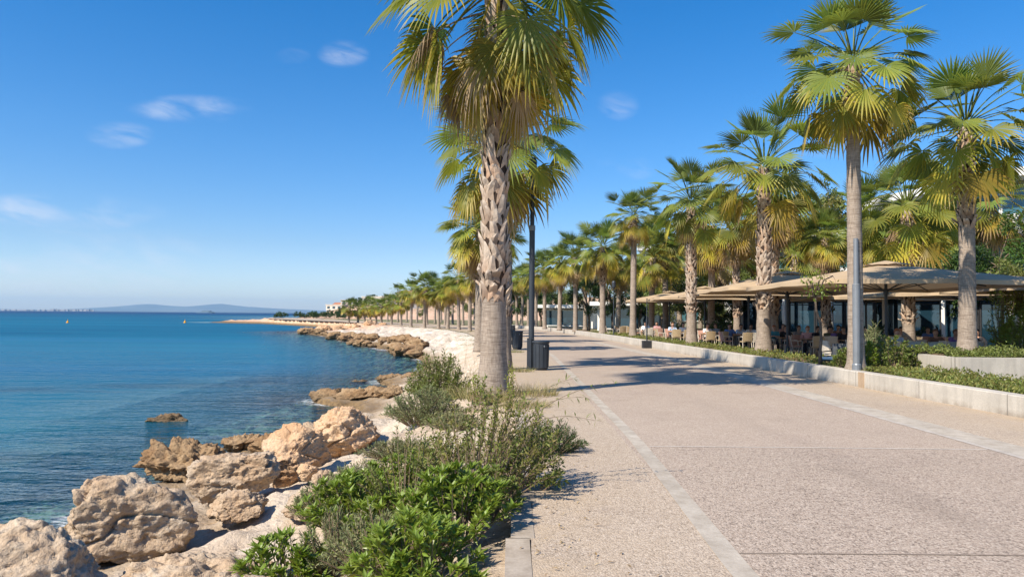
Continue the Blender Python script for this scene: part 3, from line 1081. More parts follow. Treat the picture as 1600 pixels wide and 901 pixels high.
TR = {
    'booted': make_trunk('booted', 11, 7.0, [(0, .47), (.25, .40), (.7, .345), (1.5, .32), (4, .30), (7, .235)], 1.7, 6.95, row=.20, w=.25),
    'half': make_trunk('half', 12, 7.0, [(0, .44), (.3, .37), (.8, .32), (3, .285), (5, .27), (7, .22)], 4.0, 6.95, row=.19, w=.24, out=.06),
    'slender': make_trunk('slender', 13, 8.2, [(0, .34), (.3, .26), (1.2, .215), (4, .20), (6.5, .185), (8.2, .16)], 6.6, 8.15, row=.17, w=.20, out=.075, ragged=1.3),
    'far': make_trunk('far', 14, 7.0, [(0, .36), (.4, .28), (2, .25), (5, .24), (7, .22)], 4.2, 6.9, row=.26, w=.34, out=.06),
}
CR = {
    'full': (crown_mesh('crown', 21, 50, 1.28, .94, 87, -54, 0.50, drp=(0.05, 0.50), power=1.0), skirt_mesh('dry_fronds', 31, 10)),
    'upright': (crown_mesh('crown', 22, 46, 1.42, .95, 88, -46, 0.45, power=1.02, drp=(0.04, 0.50)), skirt_mesh('dry_fronds', 32, 8)),
    'yellow': (crown_mesh('crown', 23, 40, 1.15, 0.98, 84, -62, 0.85, power=1.0, drp=(0.08, 0.55)), skirt_mesh('dry_fronds', 33, 14)),
    'heavy': (crown_mesh('crown', 24, 54, 1.15, 1.0, 87, -60, 0.66, power=1.02, drp=(0.06, 0.55)), skirt_mesh('dry_fronds', 34, 16, -0.2, -1.2, el=(-20, -78))),
    'giant': (crown_mesh('crown', 28, 54, 1.20, 0.95, 86, -62, 0.60, power=0.80, drp=(0.08, 0.62), zspan=1.1, nseg=30), skirt_mesh('dry_fronds', 38, 12, -0.4, -1.35, Lp=.75, Rb=.80, el=(0, -62), nseg=26)),
    'full2': (crown_mesh('crown', 41, 48, 1.32, .93, 88, -54, 0.46, drp=(0.06, 0.55), power=0.95), skirt_mesh('dry_fronds', 42, 14)),
    'green': (crown_mesh('crown', 43, 46, 1.36, .95, 88, -48, 0.34, drp=(0.05, 0.45), power=1.0), skirt_mesh('dry_fronds', 44, 6)),
    'far': (crown_mesh('crown', 25, 34, 1.25, 1.0, 87, -56, 0.62, nseg=14, drp=(0.05, .4), power=1.0), skirt_mesh('dry_fronds', 35, 9, -0.2, -1.0, nseg=10)),
    'far2': (crown_mesh('crown', 26, 34, 1.2, 1.0, 87, -52, 0.52, nseg=14, drp=(0.05, .4), power=1.0), skirt_mesh('dry_fronds', 36, 10, -0.2, -1.1, nseg=10)),
}


def palm(label, group, x, y, z, hub_h, tr, cr, cs=1.0, ts=1.0, rz=None, seed=0, lean=None, dry=True):
    rnd = random.Random(seed * 7 + 3)
    t = thing('fan_palm', label, 'palm tree', (x, y, z), rnd.uniform(0, 6.28) if rz is None else rz, group)
    ln = lean if lean is not None else (rnd.uniform(-1.2, 1.2), rnd.uniform(-1.2, 1.2))
    t.rotation_euler = (R(ln[0]), R(ln[1]), t.rotation_euler[2])
    T = TR[tr]
    s = (ts, ts, hub_h / T['h'])
    link('trunk', T['trunk'], t, scale=s)
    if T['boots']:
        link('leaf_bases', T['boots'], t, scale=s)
    link('crown', CR[cr][0], t, (0, 0, hub_h), scale=(cs, cs, cs))
    if dry: link('dry_fronds', CR[cr][1], t, (0, 0, hub_h), scale=(cs, cs, cs))
    return t


def palm_px(label, group, bx, by, hy, z=0.0, tr='far', cr='far', cs=1.0, ts=1.0, seed=0, Y=None, **kw):
    """a palm whose base is seen at (bx, by) and whose crown centre is at height hy of the photograph"""
    p = ground_pt(bx, by, z) if Y is None else Vector((xat(bx, Y), Y, z))
    hub = (by - hy) / F_PX * p.y if Y is None else CAM_H + (484.3 + 0.00873 * bx - hy) / F_PX * Y - z
    return palm(label, group, p.x, p.y, z, hub, tr, cr, cs, ts, seed=seed, **kw)


# ------------------------------------------------------------------ shrubs, grass, trees
def leaf(mb, p, d, n, L, wd, tone, fold=0.35):
    """a pointed leaf folded along its midrib"""
    d = d.normalized()
    s = d.cross(n)
    if s.length < 1e-4:
        s = d.orthogonal()
    s.normalize()
    nn = s.cross(d)
    b = len(mb.v)
    m = p + d * L * 0.45
    mb.v.extend([tuple(p), tuple(m - s * wd * .5 + nn * wd * fold * .5), tuple(p + d * L - nn * L * 0.12), tuple(m + s * wd * .5 + nn * wd * fold * .5), tuple(m)])
    a, g, r = tone
    mb.c.extend([(a, 0.0, r), (a, .5, r), (a, 1.0, r), (a, .5, r), (a, .4, r)])
    mb.f.extend([(b, b + 4, b + 1), (b + 4, b + 2, b + 1), (b, b + 3, b + 4), (b + 4, b + 3, b + 2)])
    mb.m.extend([0, 0, 0, 0])


def rand_dir(rnd, up=0.0):
    while True:
        v_ = Vector((rnd.uniform(-1, 1), rnd.uniform(-1, 1), rnd.uniform(-1, 1)))
        if 0.05 < v_.length < 1:
            v_.normalize()
            v_.z += up
            return v_.normalized()


def shrub(label, name, mat, x, y, z, w, h, stems=40, leaves=26, L=0.06, wd=0.022, seed=0, age=(0.0, 0.3), style='broad', twigs=True,
          group=None, wy=None, cat='shrub', up=0.4, bare=0.25, lopside=(0, 0), stem_r=0.006, clump=0.35):
    """many stems from a common foot; leaves along their upper part, denser at the tips"""
    rnd = random.Random(seed)
    t = thing(name, label, cat, (x, y, z), 0, group)
    lm, sm = MB(), MB()
    wy = w if wy is None else wy
    for s in range(stems):
        a = rnd.uniform(0, 2 * math.pi)
        q = math.sqrt(rnd.random())
        foot = Vector((math.cos(a) * q * w * 0.22, math.sin(a) * q * wy * 0.22, -0.04))
        bul = 0.65 + clump * noise.noise((math.cos(a) * 2.2 + seed, math.sin(a) * 2.2, q * 2.2)) + rnd.uniform(-.12, .22)
        ph = max(0.12, (1 - q ** 2.2 * 0.75))
        tip = Vector((math.cos(a) * q * w * 0.52 * (0.85 + bul * .25) + lopside[0] * h * ph, math.sin(a) * q * wy * 0.52 * (0.85 + bul * .25) + lopside[1] * h * ph, h * ph * (0.62 + bul * 0.45)))
        mid = foot.lerp(tip, 0.5) + Vector((rnd.uniform(-.06, .06) * w, rnd.uniform(-.06, .06) * w, h * 0.10))
        pts = [foot.lerp(mid, k / 3 * 1.0) if k < 3 else mid for k in range(3)]
        curve = []
        N_ = 8
        for k in range(N_ + 1):
            u_ = k / N_
            curve.append(foot * (1 - u_) ** 2 + mid * 2 * u_ * (1 - u_) + tip * u_ ** 2)
        if twigs:
            sm.tube(curve, [stem_r * (1.3 - u_ / N_) + 0.0012 for u_ in range(N_ + 1)], 4, False)
        tone0 = rnd.random()
        ag0 = rnd.uniform(*age)
        nl = int(leaves * rnd.uniform(0.7, 1.3))
        for k in range(nl):
            u_ = bare + (1 - bare) * (k + rnd.random()) / nl
            u_ = min(1, u_ ** 0.8)
            j = min(N_ - 1, int(u_ * N_))
            p = curve[j].lerp(curve[j + 1], u_ * N_ - j)
            ax = (curve[j + 1] - curve[j]).normalized()
            d = rand_dir(rnd, up)
            d = (d + ax * (0.6 if style != 'feather' else 0.9)).normalized()
            ll = L * rnd.uniform(0.65, 1.2)
            if style == 'rosette':
                d = (rand_dir(rnd, 0.2) + ax * 0.9).normalized()
            p = p + d * rnd.uniform(0, L * 0.4)
            leaf(lm, p, d, rand_dir(rnd, 1.0), ll, wd * rnd.uniform(.8, 1.2), (rnd.uniform(.6, 1) if rnd.random() < .035 else max(0, min(1, ag0 + rnd.uniform(-.05, .08))), 0, min(1, max(0, tone0 * .5 + rnd.random() * .5))))
        if style == 'rosette':
            for k in range(9):
                an = k * 2.4 + rnd.random()
                e = rnd.uniform(0.15, 0.9)
                d = Vector((math.cos(an) * math.cos(e), math.sin(an) * math.cos(e), math.sin(e))) + (tip - mid).normalized() * 0.5
                leaf(lm, tip, d, Vector((0, 0, 1)), L * rnd.uniform(1.0, 1.5), wd * 1.2, (ag0 * 0.6, 0, rnd.uniform(0.4, 1.0)), 0.25)
    lm.build('foliage', mat, t)
    if twigs:
        sm.build('stems', M['twig'], t)
    return t


def grass_tuft(label, name, x, y, z, w, h, n=220, seed=0, age=(0.2, 0.9), wy=None, mat=None, group=None, cat='grass tuft'):
    rnd = random.Random(seed)
    mb = MB()
    wy = wy or w
    for i in range(n):
        a, q = rnd.uniform(0, 6.283), math.sqrt(rnd.random())
        p = Vector((math.cos(a) * q * w * .5, math.sin(a) * q * wy * .5, 0))
        hh = h * rnd.uniform(.5, 1.1) * (1 - 0.4 * q)
        d = Vector((rnd.uniform(-.6, .6) + math.cos(a) * q * .5, rnd.uniform(-.6, .6) + math.sin(a) * q * .5, 1)).normalized()
        bend = Vector((rnd.uniform(-1, 1), rnd.uniform(-1, 1), -0.4)) * hh * 0.35
        s = d.cross(Vector((rnd.uniform(-1, 1), rnd.uniform(-1, 1), .2))).normalized() * 0.0045
        b = len(mb.v)
        ag = rnd.uniform(*age); rr = rnd.random()
        for k in range(4):
            u_ = k / 3
            c = p + d * hh * u_ + bend * u_ * u_
            ww = s * (1 - u_ * 0.9)
            mb.v.extend([tuple(c - ww), tuple(c + ww)]); mb.c.extend([(ag, u_, rr)] * 2)
        for k in range(3):
            mb.f.append((b + 2 * k, b + 2 * k + 1, b + 2 * k + 3, b + 2 * k + 2)); mb.m.append(0)
    o = mb.build(name, mat or M['grass'], None, loc=(x, y, z))
    return tag(o, label, cat, group)


def ground_cover(name, label, mat, area, n, L, wd, h, seed, age=(0, .35)):
    """low plants nobody could count: area(rnd) gives a foot point"""
    rnd = random.Random(seed)
    mb = MB()
    for i in range(n):
        x, y, z, k = area(rnd)
        bul = 0.55 + 0.6 * noise.noise((x * 1.7, y * 1.7, seed)) + 0.35 * noise.noise((x * 5, y * 5, seed))
        p = Vector((x, y, z + h * max(0.05, bul) * k * rnd.uniform(0.35, 1.0) ** 0.6))
        leaf(mb, p, rand_dir(rnd, 0.55), rand_dir(rnd, 1.0), L * rnd.uniform(.6, 1.3), wd * rnd.uniform(.7, 1.3), (rnd.uniform(*age), 0, min(1, max(0, 0.5 + 0.5 * noise.noise((x * 2, y * 2, 4)) + rnd.uniform(-.35, .35)))))
    o = mb.build(name, mat)
    return tag(o, label, 'ground cover', kind='stuff')


def tree_meshes(seed, h=6.0, cw=4.0, ch=3.6, trunk_r=0.16, clumps=26, leaves=240, L=0.14, wd=0.06, mat=None, age=(0, .3), flat=1.0, limb_n=7, crown_r=0.75):
    """tapered trunk, limbs that reach every clump, and a crown of leaf clumps with gaps"""
    rnd = random.Random(seed)
    tb, lb = MB(), MB()
    fork = h - ch * 0.85
    pts = [Vector((0, 0, 0))]
    for k in range(1, 6):
        pts.append(Vector((rnd.uniform(-.08, .08) * k * .4, rnd.uniform(-.08, .08) * k * .4, fork * k / 5)))
    tb.tube(pts, [trunk_r * (1.35 if k == 0 else 1.05 - k * 0.07) for k in range(6)], 10)
    top = pts[-1]
    limbs = []
    for i in range(limb_n):
        a = i * 2.4 + rnd.uniform(-.3, .3)
        e = Vector((math.cos(a) * cw * .28, math.sin(a) * cw * .28, h - ch * (0.25 + 0.45 * rnd.random())))
        m = top.lerp(e, 0.5) + Vector((0, 0, 0.15))
        tb.tube([top - Vector((0, 0, 0.1)), m, e], [trunk_r * .55, trunk_r * .38, trunk_r * .2], 6)
        limbs.append(e)
    for i in range(clumps):
        d = rand_dir(rnd, 0.15)
        q = rnd.uniform(0.45, 1.0)
        c = Vector((d.x * cw * .5 * q, d.y * cw * .5 * q, h - ch * .5 + d.z * ch * .5 * q * flat))
        near = min(limbs, key=lambda l_: (l_ - c).length)
        tb.tube([near, near.lerp(c, .5) + Vector((0, 0, .05)), c], [trunk_r * .18, trunk_r * .12, trunk_r * .05], 4, False)
        cr_ = rnd.uniform(.5, 1.0) * crown_r
        tone0 = rnd.random(); ag0 = rnd.uniform(*age)
        for k in range(int(leaves * cr_ / crown_r)):
            v_ = rand_dir(rnd) * cr_ * rnd.random() ** 0.45
            v_.z *= 0.75
            leaf(lb, c + v_, rand_dir(rnd, -.1) + v_.normalized() * .5, rand_dir(rnd, 1.0), L * rnd.uniform(.6, 1.3), wd * rnd.uniform(.7, 1.3), (max(0, ag0 + rnd.uniform(-.1, .1)), 0, min(1, max(0, tone0 * .6 + rnd.random() * .4))))
    return tb.mesh('trunk', M['bark'], True), lb.mesh('crown', mat or M['tree_leaf'])


def tree(label, meshes, x, y, z, s=1.0, sz=None, rz=0.0, group=None, name='leafy_tree'):
    t = thing(name, label, 'tree', (x, y, z), rz, group)
    link('trunk', meshes[0], t, scale=(s, s, sz or s))
    link('crown', meshes[1], t, scale=(s, s, sz or s))
    return t


# ------------------------------------------------------------------ rocks
def boulder(label, name, mat, x, y, z, w, d, h, seed, rz=0.0, sub=5, cuts=11, rough=1.0, group=None, cat='boulder', sink=0.12):
    """a block cut by random planes, then worn and pitted"""
    import bmesh
    rnd = random.Random(seed)
    bm = bmesh.new()
    bmesh.ops.create_icosphere(bm, subdivisions=sub, radius=1.0)
    size = (w + d + h) / 3 * 1.0
    planes = []
    for i in range(cuts):
        n = rand_dir(rnd)
        n.z *= 0.8
        planes.append((n.normalized(), rnd.uniform(0.55, 0.85)))
    for v_ in bm.verts:
        p = v_.co.copy()
        for n, k in planes:
            dd = p.dot(n) - k
            if dd > 0:
                p -= n * dd
        q = Vector((p.x * w * .5, p.y * d * .5, p.z * h * .5))
        g = q / size
        s1 = noise.fractal((g.x * 2.0 + seed, g.y * 2.0, g.z * 2.6), 0.8, 2.1, 5)
        s2 = noise.ridged_multi_fractal((g.x * 2.3 + seed, g.y * 2.3, g.z * 5.5), 0.8, 2.1, 5, 0.9, 2.0) - 1.0
        s3 = noise.fractal((g.x * 10, g.y * 10 + seed, g.z * 12), 0.6, 2.1, 5)
        crack = abs(noise.noise((g.x * 1.5 + seed * 3, g.y * 1.5, g.z * 3.2 + seed)))
        s4 = noise.ridged_multi_fractal((g.x * 5.5, g.y * 5.5 + seed, g.z * 8.0), 0.7, 2.1, 4, 0.9, 2.0) - 1.0
        off = (0.036 * s1 + 0.034 * s2 + 0.032 * s3 + 0.020 * s4 - 0.075 * max(0.0, 1 - crack / 0.055)) * rough
        q += p.normalized() * off * size
        v_.co = q
    me = bpy.data.meshes.new(name)
    bm.to_mesh(me)
    bm.free()
    me.polygons.foreach_set('use_smooth', np.ones(len(me.polygons), dtype=bool))
    me.materials.append(mat)
    o = link(name, me, None, (x, y, z + h * (0.5 - sink)), (rnd.uniform(-.12, .12), rnd.uniform(-.12, .12), rz))
    return tag(o, label, cat, group)
# ------------------------------------------------------------------ buildings
def glass_mat(name, tint=(0.02, 0.035, 0.04)):
    m, t, b = material(name, 0.03, 0.9)
    b.inputs['Base Color'].default_value = (*tint, 1)
    b.inputs['Coat Weight'].default_value = 0.2
    b.inputs['Coat Roughness'].default_value = 0.02
    return m


M['glass'] = glass_mat('dark_window_glass', (0.022, 0.066, 0.105))
M['glass'].node_tree.nodes['Principled BSDF'].inputs['Metallic'].default_value = 0.55
M['glass_teal'] = glass_mat('teal_window_glass', (0.05, 0.13, 0.15))
M['dark_fascia'] = plain('dark_fascia', (0.03, 0.034, 0.038), 0.6, 0.3)
M['roof_grey'] = plain('flat_roof', (0.35, 0.34, 0.32), 0.9, 0.1)
M['roof_tile'] = plain('clay_roof', (0.36, 0.16, 0.09), 0.9, 0.1, 0.3, 3)
M['cream_wall'] = concrete_mat('cream_render', (0.66, 0.60, 0.51), 0.15)


def window(parent, c, w_, h_, rz, glass, frame='white_wall', mid=False):
    """a frame of four bars with its pane"""
    Mz = Matrix.Rotation(rz, 3, 'Z')
    f = MB()
    t_ = .09
    for dx, dz, sx_, sz_ in ((-w_ / 2 + t_ / 2, 0, t_, h_), (w_ / 2 - t_ / 2, 0, t_, h_), (0, h_ / 2 - t_ / 2, w_ - 2 * t_, t_), (0, -h_ / 2 + t_ / 2, w_ - 2 * t_, t_)):
        f.box(c + Mz @ Vector((dx, 0, dz)), (sx_, .14, sz_), rot=Mz)
    if mid:
        f.box(c + Mz @ Vector((0, 0, h_ * .28)), (w_ - 2 * t_, .10, .06), rot=Mz)
    fo = f.build('window', M[frame], parent)
    p = MB(); p.box(c, (w_ - 2 * t_ - .004, .04, h_ - 2 * t_ - .004), rot=Mz)
    p.build('pane', M[glass], fo)
    return fo


def modern_block(name, label, x, y, rz, L, D, floors, fh, z0=0.0, overhang=1.2, bays=6, wall='white_wall', glass='glass_teal', top=0.55, cat='building'):
    """white modernist block: slabs that oversail glazed floors; local x along the front, front faces -y"""
    t = thing(name, label, cat, (x, y, z0), rz)
    core = MB(); core.box((0, D * .5 + 0.3, floors * fh * .5), (L - 0.6, D - .6, floors * fh - 0.02))
    core.build('wall', M[wall], t)
    for k in range(floors):
        s = MB()
        thk = top if k == floors - 1 else 0.32
        s.box((0, D * .5 - overhang * .5, (k + 1) * fh + thk * .5 - 0.16), (L + 0.3, D + overhang, thk))
        s.build('roof_slab' if k == floors - 1 else 'floor_slab', M[wall], t)
        bw = (L - 1.4) / bays
        for i in range(bays):
            window(t, Vector((-L / 2 + .7 + bw * (i + .5), 0.25, k * fh + fh * .48)), bw - .06, fh - .70, 0.0, glass)
        # windows in the left gable
        for i in range(2):
            window(t, Vector((-L / 2 + 0.27, D * (0.3 + .35 * i), k * fh + fh * .5)), D * .24, fh - 1.1, -math.pi / 2, glass)
        if k:
            rl = MB()
            rl.box((0, -overhang + 0.12, k * fh + 0.16 + 0.5), (L, 0.05, 0.95))
            rl.build('balcony_panel', M['white_wall'], t)
    return t


# white hotel block to the right, behind the trees
modern_block('hotel_building', 'big white modern building behind the dense tree at the right edge', 33.0, 50.0, R(-76), 26, 14, 3, 3.65, 0.0, 1.4, 6)
modern_block('white_villa', 'white villa with teal glazing above the parasols behind the slim bare palm', 27.5, 63.5, R(-24), 11, 9, 2, 3.9, 0.8, 1.5, 4)
modern_block('white_block', 'plain white stepped block showing between the palms left of the villa', 22.0, 84.0, R(-14), 15, 9, 2, 4.3, 0.8, 0.5, 5)
modern_block('white_annex', 'lower white block with rounded terrace behind the middle palms', 27.5, 78.0, R(-8), 10, 8, 2, 3.7, 0.4, 0.6, 4)
modern_block('white_pavilion', 'low white pavilion with dark openings far along the terrace', 12.0, 73.5, R(-20), 8.0, 6, 1, 2.8, 0.0, 0.9, 4, glass='glass', top=.4)
modern_block('beach_kiosk', 'small low white kiosk beyond the pavilion at the end of the terrace', 6.8, 92.0, R(-20), 7.0, 5, 1, 2.7, 0.0, 0.9, 3, glass='glass', top=.4)

# the restaurant: a glazed pavilion with slim white columns and a dark roof edge
rs = thing('restaurant', 'dark glass restaurant pavilion behind the beige parasols', 'building', (0, 0, 0))
A = Vector((14.8, 48.0, 0)); B = Vector((24.6, 35.8, 0))
d = (B - A).normalized(); nrm = Vector((d.y, -d.x, 0)); Lr = (B - A).length; ang = math.atan2(d.y, d.x)
Mr = Matrix.Rotation(ang, 3, 'Z')
def rp(u_, v_, z): return A + d * u_ - nrm * v_ + Vector((0, 0, z))
nb = 9
for i in range(nb):
    bw = Lr / nb
    window(rs, rp(bw * (i + .5), 0.0, 1.55), bw - .03, 3.0, ang + R((i % 3 - 1) * 1.5), 'glass', 'metal_black', True)
for i in range(6):
    c_ = MB(); c_.box(rp(Lr * (0.04 + 0.19 * i), -0.75, 1.55), (.16, .16, 3.1), rot=Mr)
    c_.build('column', M['white_wall'], rs)
f_ = MB(); f_.box(rp(Lr / 2, 3.0, 3.26), (Lr + 1.6, 8.2, .34), rot=Mr)
f_.build('roof', M['dark_fascia'], rs)
bk = MB(); bk.box(rp(Lr / 2, 4.0, 1.53), (Lr - .2, 5.0, 3.06), rot=Mr)
bk.build('wall', M['dark_fascia'], rs)
ww = MB(); ww.box(rp(Lr + .32, 1.0, 1.53), (.34, 2.6, 3.06), rot=Mr)
ww.build('end_wall', M['white_wall'], rs)
# far villas on the hill, the low town over the water
rnd = random.Random(5)
vil = [(532, 352, 7, 3.5), (548, 350, 9, 4.5), (566, 340, 9, 3.6), (585, 345, 10, 4.6), (604, 350, 8, 4.0), (622, 338, 10, 4.0), (640, 352, 11, 5.0), (660, 345, 9, 4.2),
       (682, 350, 10, 5), (700, 345, 11, 5), (598, 290, 9, 3.4), (640, 285, 8, 3.2), (527, 305, 7, 3.0)]
wor = ['far left', 'second from the left', 'third from the left', 'fourth from the left', 'fifth from the left', 'sixth from the left', 'seventh from the left',
       'eighth from the left', 'ninth from the left', 'last on the right', 'lower on the slope, in the middle', 'lower on the slope, to the right', 'lowest, at the cliff end']
for (px, Y_, wd_, hh), wo_ in zip(vil, wor):
    x_ = xat(px, Y_); z_ = land_z(x_, Y_) - 0.5
    hh *= .72
    t = thing('hillside_villa', 'tiny pale villa on the hill across the bay, ' + wo_, 'house', (x_, Y_, z_), rnd.uniform(-.5, .5), 'villas on the far hill')
    a = MB(); a.box((0, 0, hh / 2), (wd_, 6, hh)); a.build('wall', M[rnd.choice(['cream_wall', 'white_wall', 'cream_wall'])], t)
    b_ = MB()
    for i in range(3): b_.box((-wd_ / 3 + i * wd_ / 3, -3.02, hh * .55), (wd_ * .16, .1, hh * .4))
    b_.build('window', M['glass'], t)
    if rnd.random() < .5:
        c_ = MB()
        c_.add([(-wd_ / 2 - .3, -3.3, hh), (wd_ / 2 + .3, -3.3, hh), (wd_ / 2 + .3, 3.3, hh), (-wd_ / 2 - .3, 3.3, hh), (-wd_ / 2 + 1, 0, hh + 1.3), (wd_ / 2 - 1, 0, hh + 1.3)],
               [(0, 1, 5, 4), (1, 2, 5), (2, 3, 4, 5), (3, 0, 4), (3, 2, 1, 0)])
        c_.build('roof', M['roof_tile'], t)
    else:
        c_ = MB(); c_.box((0, 0, hh + .12), (wd_ + .4, 6.4, .3)); c_.build('roof', M['cream_wall'], t)
rnd = random.Random(8)
town = MB()
for i in range(90):
    px = rnd.uniform(-60, 142) if i < 60 else rnd.uniform(80, 142)
    x_ = (px - 800) / F_PX * 5700
    hh = rnd.uniform(5, 11) * (1.2 if px > 85 else 0.7)
    town.box((x_, 5700 + rnd.uniform(-60, 60), hh / 2 + 1), (rnd.uniform(12, 34), 14, hh + 4))
M['town'] = plain('distant_render', (0.34, 0.33, 0.33), 0.9, 0.1, 0.2, 0.01)
tag(town.build('coastal_town', M['town']), 'pale strip of a town low on the horizon across the water', 'town', kind='stuff')

# ------------------------------------------------------------------ parasols
def canvas_mat():
    m = bpy.data.materials.new('beige_canvas')
    m.use_nodes = True
    t = NT(m.node_tree)
    b = t.n['Principled BSDF']; out = t.n['Material Output']
    b.inputs['Roughness'].default_value = 0.85
    b.inputs['Specular IOR Level'].default_value = 0.1
    n = t.noise(t.obj(), 1.3, 4, 0.6)
    n2 = t.noise(t.obj(), 220, 2, 0.5)
    c = t.ramp(n, [(0.3, (0.46, 0.345, 0.225)), (0.7, (0.51, 0.39, 0.26))])
    t.put(b.inputs['Base Color'], c)
    t.put(b.inputs['Normal'], t.bump(n2, 0.15, 0.004))
    tr = t.new('ShaderNodeBsdfTranslucent')
    t.put(tr.inputs[0], (0.50, 0.36, 0.22))
    mx = t.new('ShaderNodeMixShader'); mx.inputs[0].default_value = 0.14
    t.l.new(b.outputs[0], mx.inputs[1]); t.l.new(tr.outputs[0], mx.inputs[2]); t.l.new(mx.outputs[0], out.inputs[0])
    return m


M['canvas'] = canvas_mat()


def make_parasol(name, label, x, y, rz, S, He, Ha, seed=0, group='beige parasols over the terrace'):
    t = thing(name, label, 'parasol', (x, y, -0.02), rz, group)
    h = S / 2
    nseg, nr = 64, 9
    mb = MB(); vs = []; fs = []
    for i in range(nr + 1):
        r = 0.09 + 0.91 * i / nr
        for k in range(nseg):
            th = 2 * math.pi * k / nseg
            c_, s_ = math.cos(th), math.sin(th)
            sq = 1 / max(abs(c_), abs(s_))
            ribs = (abs(math.sin(th * 4)))                   # 0 on a rib, 1 between two ribs
            sag = -0.09 * ribs * r * r
            rr = r * (1 - 0.022 * ribs * r * r)
            z = Ha - (Ha - He) * r ** 0.92 + sag + 0.07 * ribs * r ** 4
            # corners hang a little
            z -= 0.10 * max(0, sq - 1) * r * r
            vs.append((c_ * sq * h * rr, s_ * sq * h * rr, z))
    for i in range(nr):
        for k in range(nseg):
            a, b_ = i * nseg + k, i * nseg + (k + 1) % nseg
            fs.append((a, b_, b_ + nseg, a + nseg))
    mb.add(vs, fs)
    cn_ = mb.build('canopy', M['canvas'], t, True)
    # short hem turned down at the edge
    hm = MB(); hv = []; hf = []
    for k in range(nseg):
        p = vs[nr * nseg + k]
        hv += [p, (p[0] * 1.004, p[1] * 1.004, p[2] - 0.13)]
    for k in range(nseg):
        a = 2 * k; b_ = 2 * ((k + 1) % nseg)
        hf.append((a, a + 1, b_ + 1, b_))
    hm.add(hv, hf); hm.build('hem', M['canvas'], cn_, True)
    vc = MB(); vv = [(0, 0, Ha + .10)]; vf = []
    for k in range(16):
        th = 2 * math.pi * k / 16
        sq = 1 / max(abs(math.cos(th)), abs(math.sin(th)))
        vv.append((math.cos(th) * sq * h * .17, math.sin(th) * sq * h * .17, Ha - (Ha - He) * .17 + 0.05 + (0.04 if k % 4 == 0 else 0)))
    for k in range(16): vf.append((0, 1 + k, 1 + (k + 1) % 16))
    vc.add(vv, vf); vc.build('vent_cap', M['canvas'], t, True)
    for k in range(8):
        th = math.pi / 4 * k
        sq = 1 / max(abs(math.cos(th)), abs(math.sin(th)))
        e = Vector((math.cos(th) * sq * h * .97, math.sin(th) * sq * h * .97, He - 0.05 - 0.10 * max(0, sq - 1)))
        top = Vector((math.cos(th) * .1, math.sin(th) * .1, Ha - 0.12))
        rb = MB(); rb.tube([top, top.lerp(e, .5) - Vector((0, 0, 0.02)), e], 0.022, 6)
        ro = rb.build('rib', M['metal_dark'], t)
        st = MB(); st.tube([Vector((0, 0, He - 0.25)), top.lerp(e, .5) - Vector((0, 0, .03))], 0.016, 6)
        st.build('strut', M['metal_dark'], ro)
    po = MB(); po.lathe([(0.05, 0), (0.05, Ha + .1)], 12); po.lathe([(0.085, He - .35), (0.085, He - .18)], 12)
    po.build('pole', M['metal_dark'], t)
    ba = MB(); ba.box((0, 0, .06), (.8, .8, .10)); ba.lathe([(.09, .1), (.075, .45)], 12)
    ba.build('base', M['metal_dark'], t)
    return t


make_parasol('parasol', 'large beige parasol nearest the camera, right of the tall bare palm', 12.3, 24.3, R(1), 6.9, 2.80, 3.46)
make_parasol('parasol', 'beige parasol behind the booted palm trunk, second along the terrace edge', 11.7, 31.4, R(-2), 6.4, 2.86, 3.55)
make_parasol('parasol', 'beige parasol left of the booted palm, third along the terrace edge', 12.3, 38.4, R(-3), 6.2, 2.84, 3.52)
make_parasol('parasol', 'beige parasol between the slender grey and the third planter palm, fourth along the terrace', 11.9, 45.6, R(-4), 6.2, 2.80, 3.45)
make_parasol('parasol', 'farthest beige parasol, left of the slender grey palm', 11.3, 53.0, R(-5), 6.2, 2.78, 3.40)
make_parasol('parasol', 'added beige parasol behind the nearest one, deep under the palms, to darken the terrace', 18.9, 31.0, R(2), 6.2, 2.70, 3.3)  # back row added to deepen the dark under the parasols
make_parasol('parasol', 'beige parasol cut off by the right edge, beyond the nearest one', 19.1, 24.4, R(0), 6.3, 2.74, 3.45)
make_parasol('parasol', 'added beige parasol of the back row behind the second one, to darken the terrace', 18.2, 38.0, R(-3), 5.8, 2.70, 3.3)  # also added to keep sun off the terrace behind

# ------------------------------------------------------------------ street furniture
def lamp_post(label, x, y, z, h, r0, r1, sleeve, mat, head=True, collar=None, group=None, rz=0.0):
    t = thing('lamp_post', label, 'lamp post', (x, y, z), rz, group)
    p = MB(); p.lathe([(r0, 0), (r0, sleeve), (r1, sleeve + 0.03), (r1 * .9, h)], 14)
    p.build('pole', M[mat], t, False)
    b_ = MB(); b_.lathe([(r0 * 1.7, 0), (r0 * 1.7, .03), (r0 * 1.25, .06), (r0 * 1.2, .22), (r0, .25)], 14)
    b_.build('base_collar', M[mat], t)
    if collar:
        c_ = MB(); c_.lathe([(r0 * 1.02, collar), (r0 * 1.12, collar + .02), (r0 * 1.12, collar + .14), (r0 * 1.02, collar + .16)], 14)
        c_.build('band', M['metal_grey'], t)
    if head:
        hd = MB(); hd.lathe([(r1, h), (.10, h + .05), (.13, h + .12), (.13, h + .42), (.10, h + .5), (.02, h + .54)], 14)
        hd.build('lantern', M['metal_dark'], t)
    return t


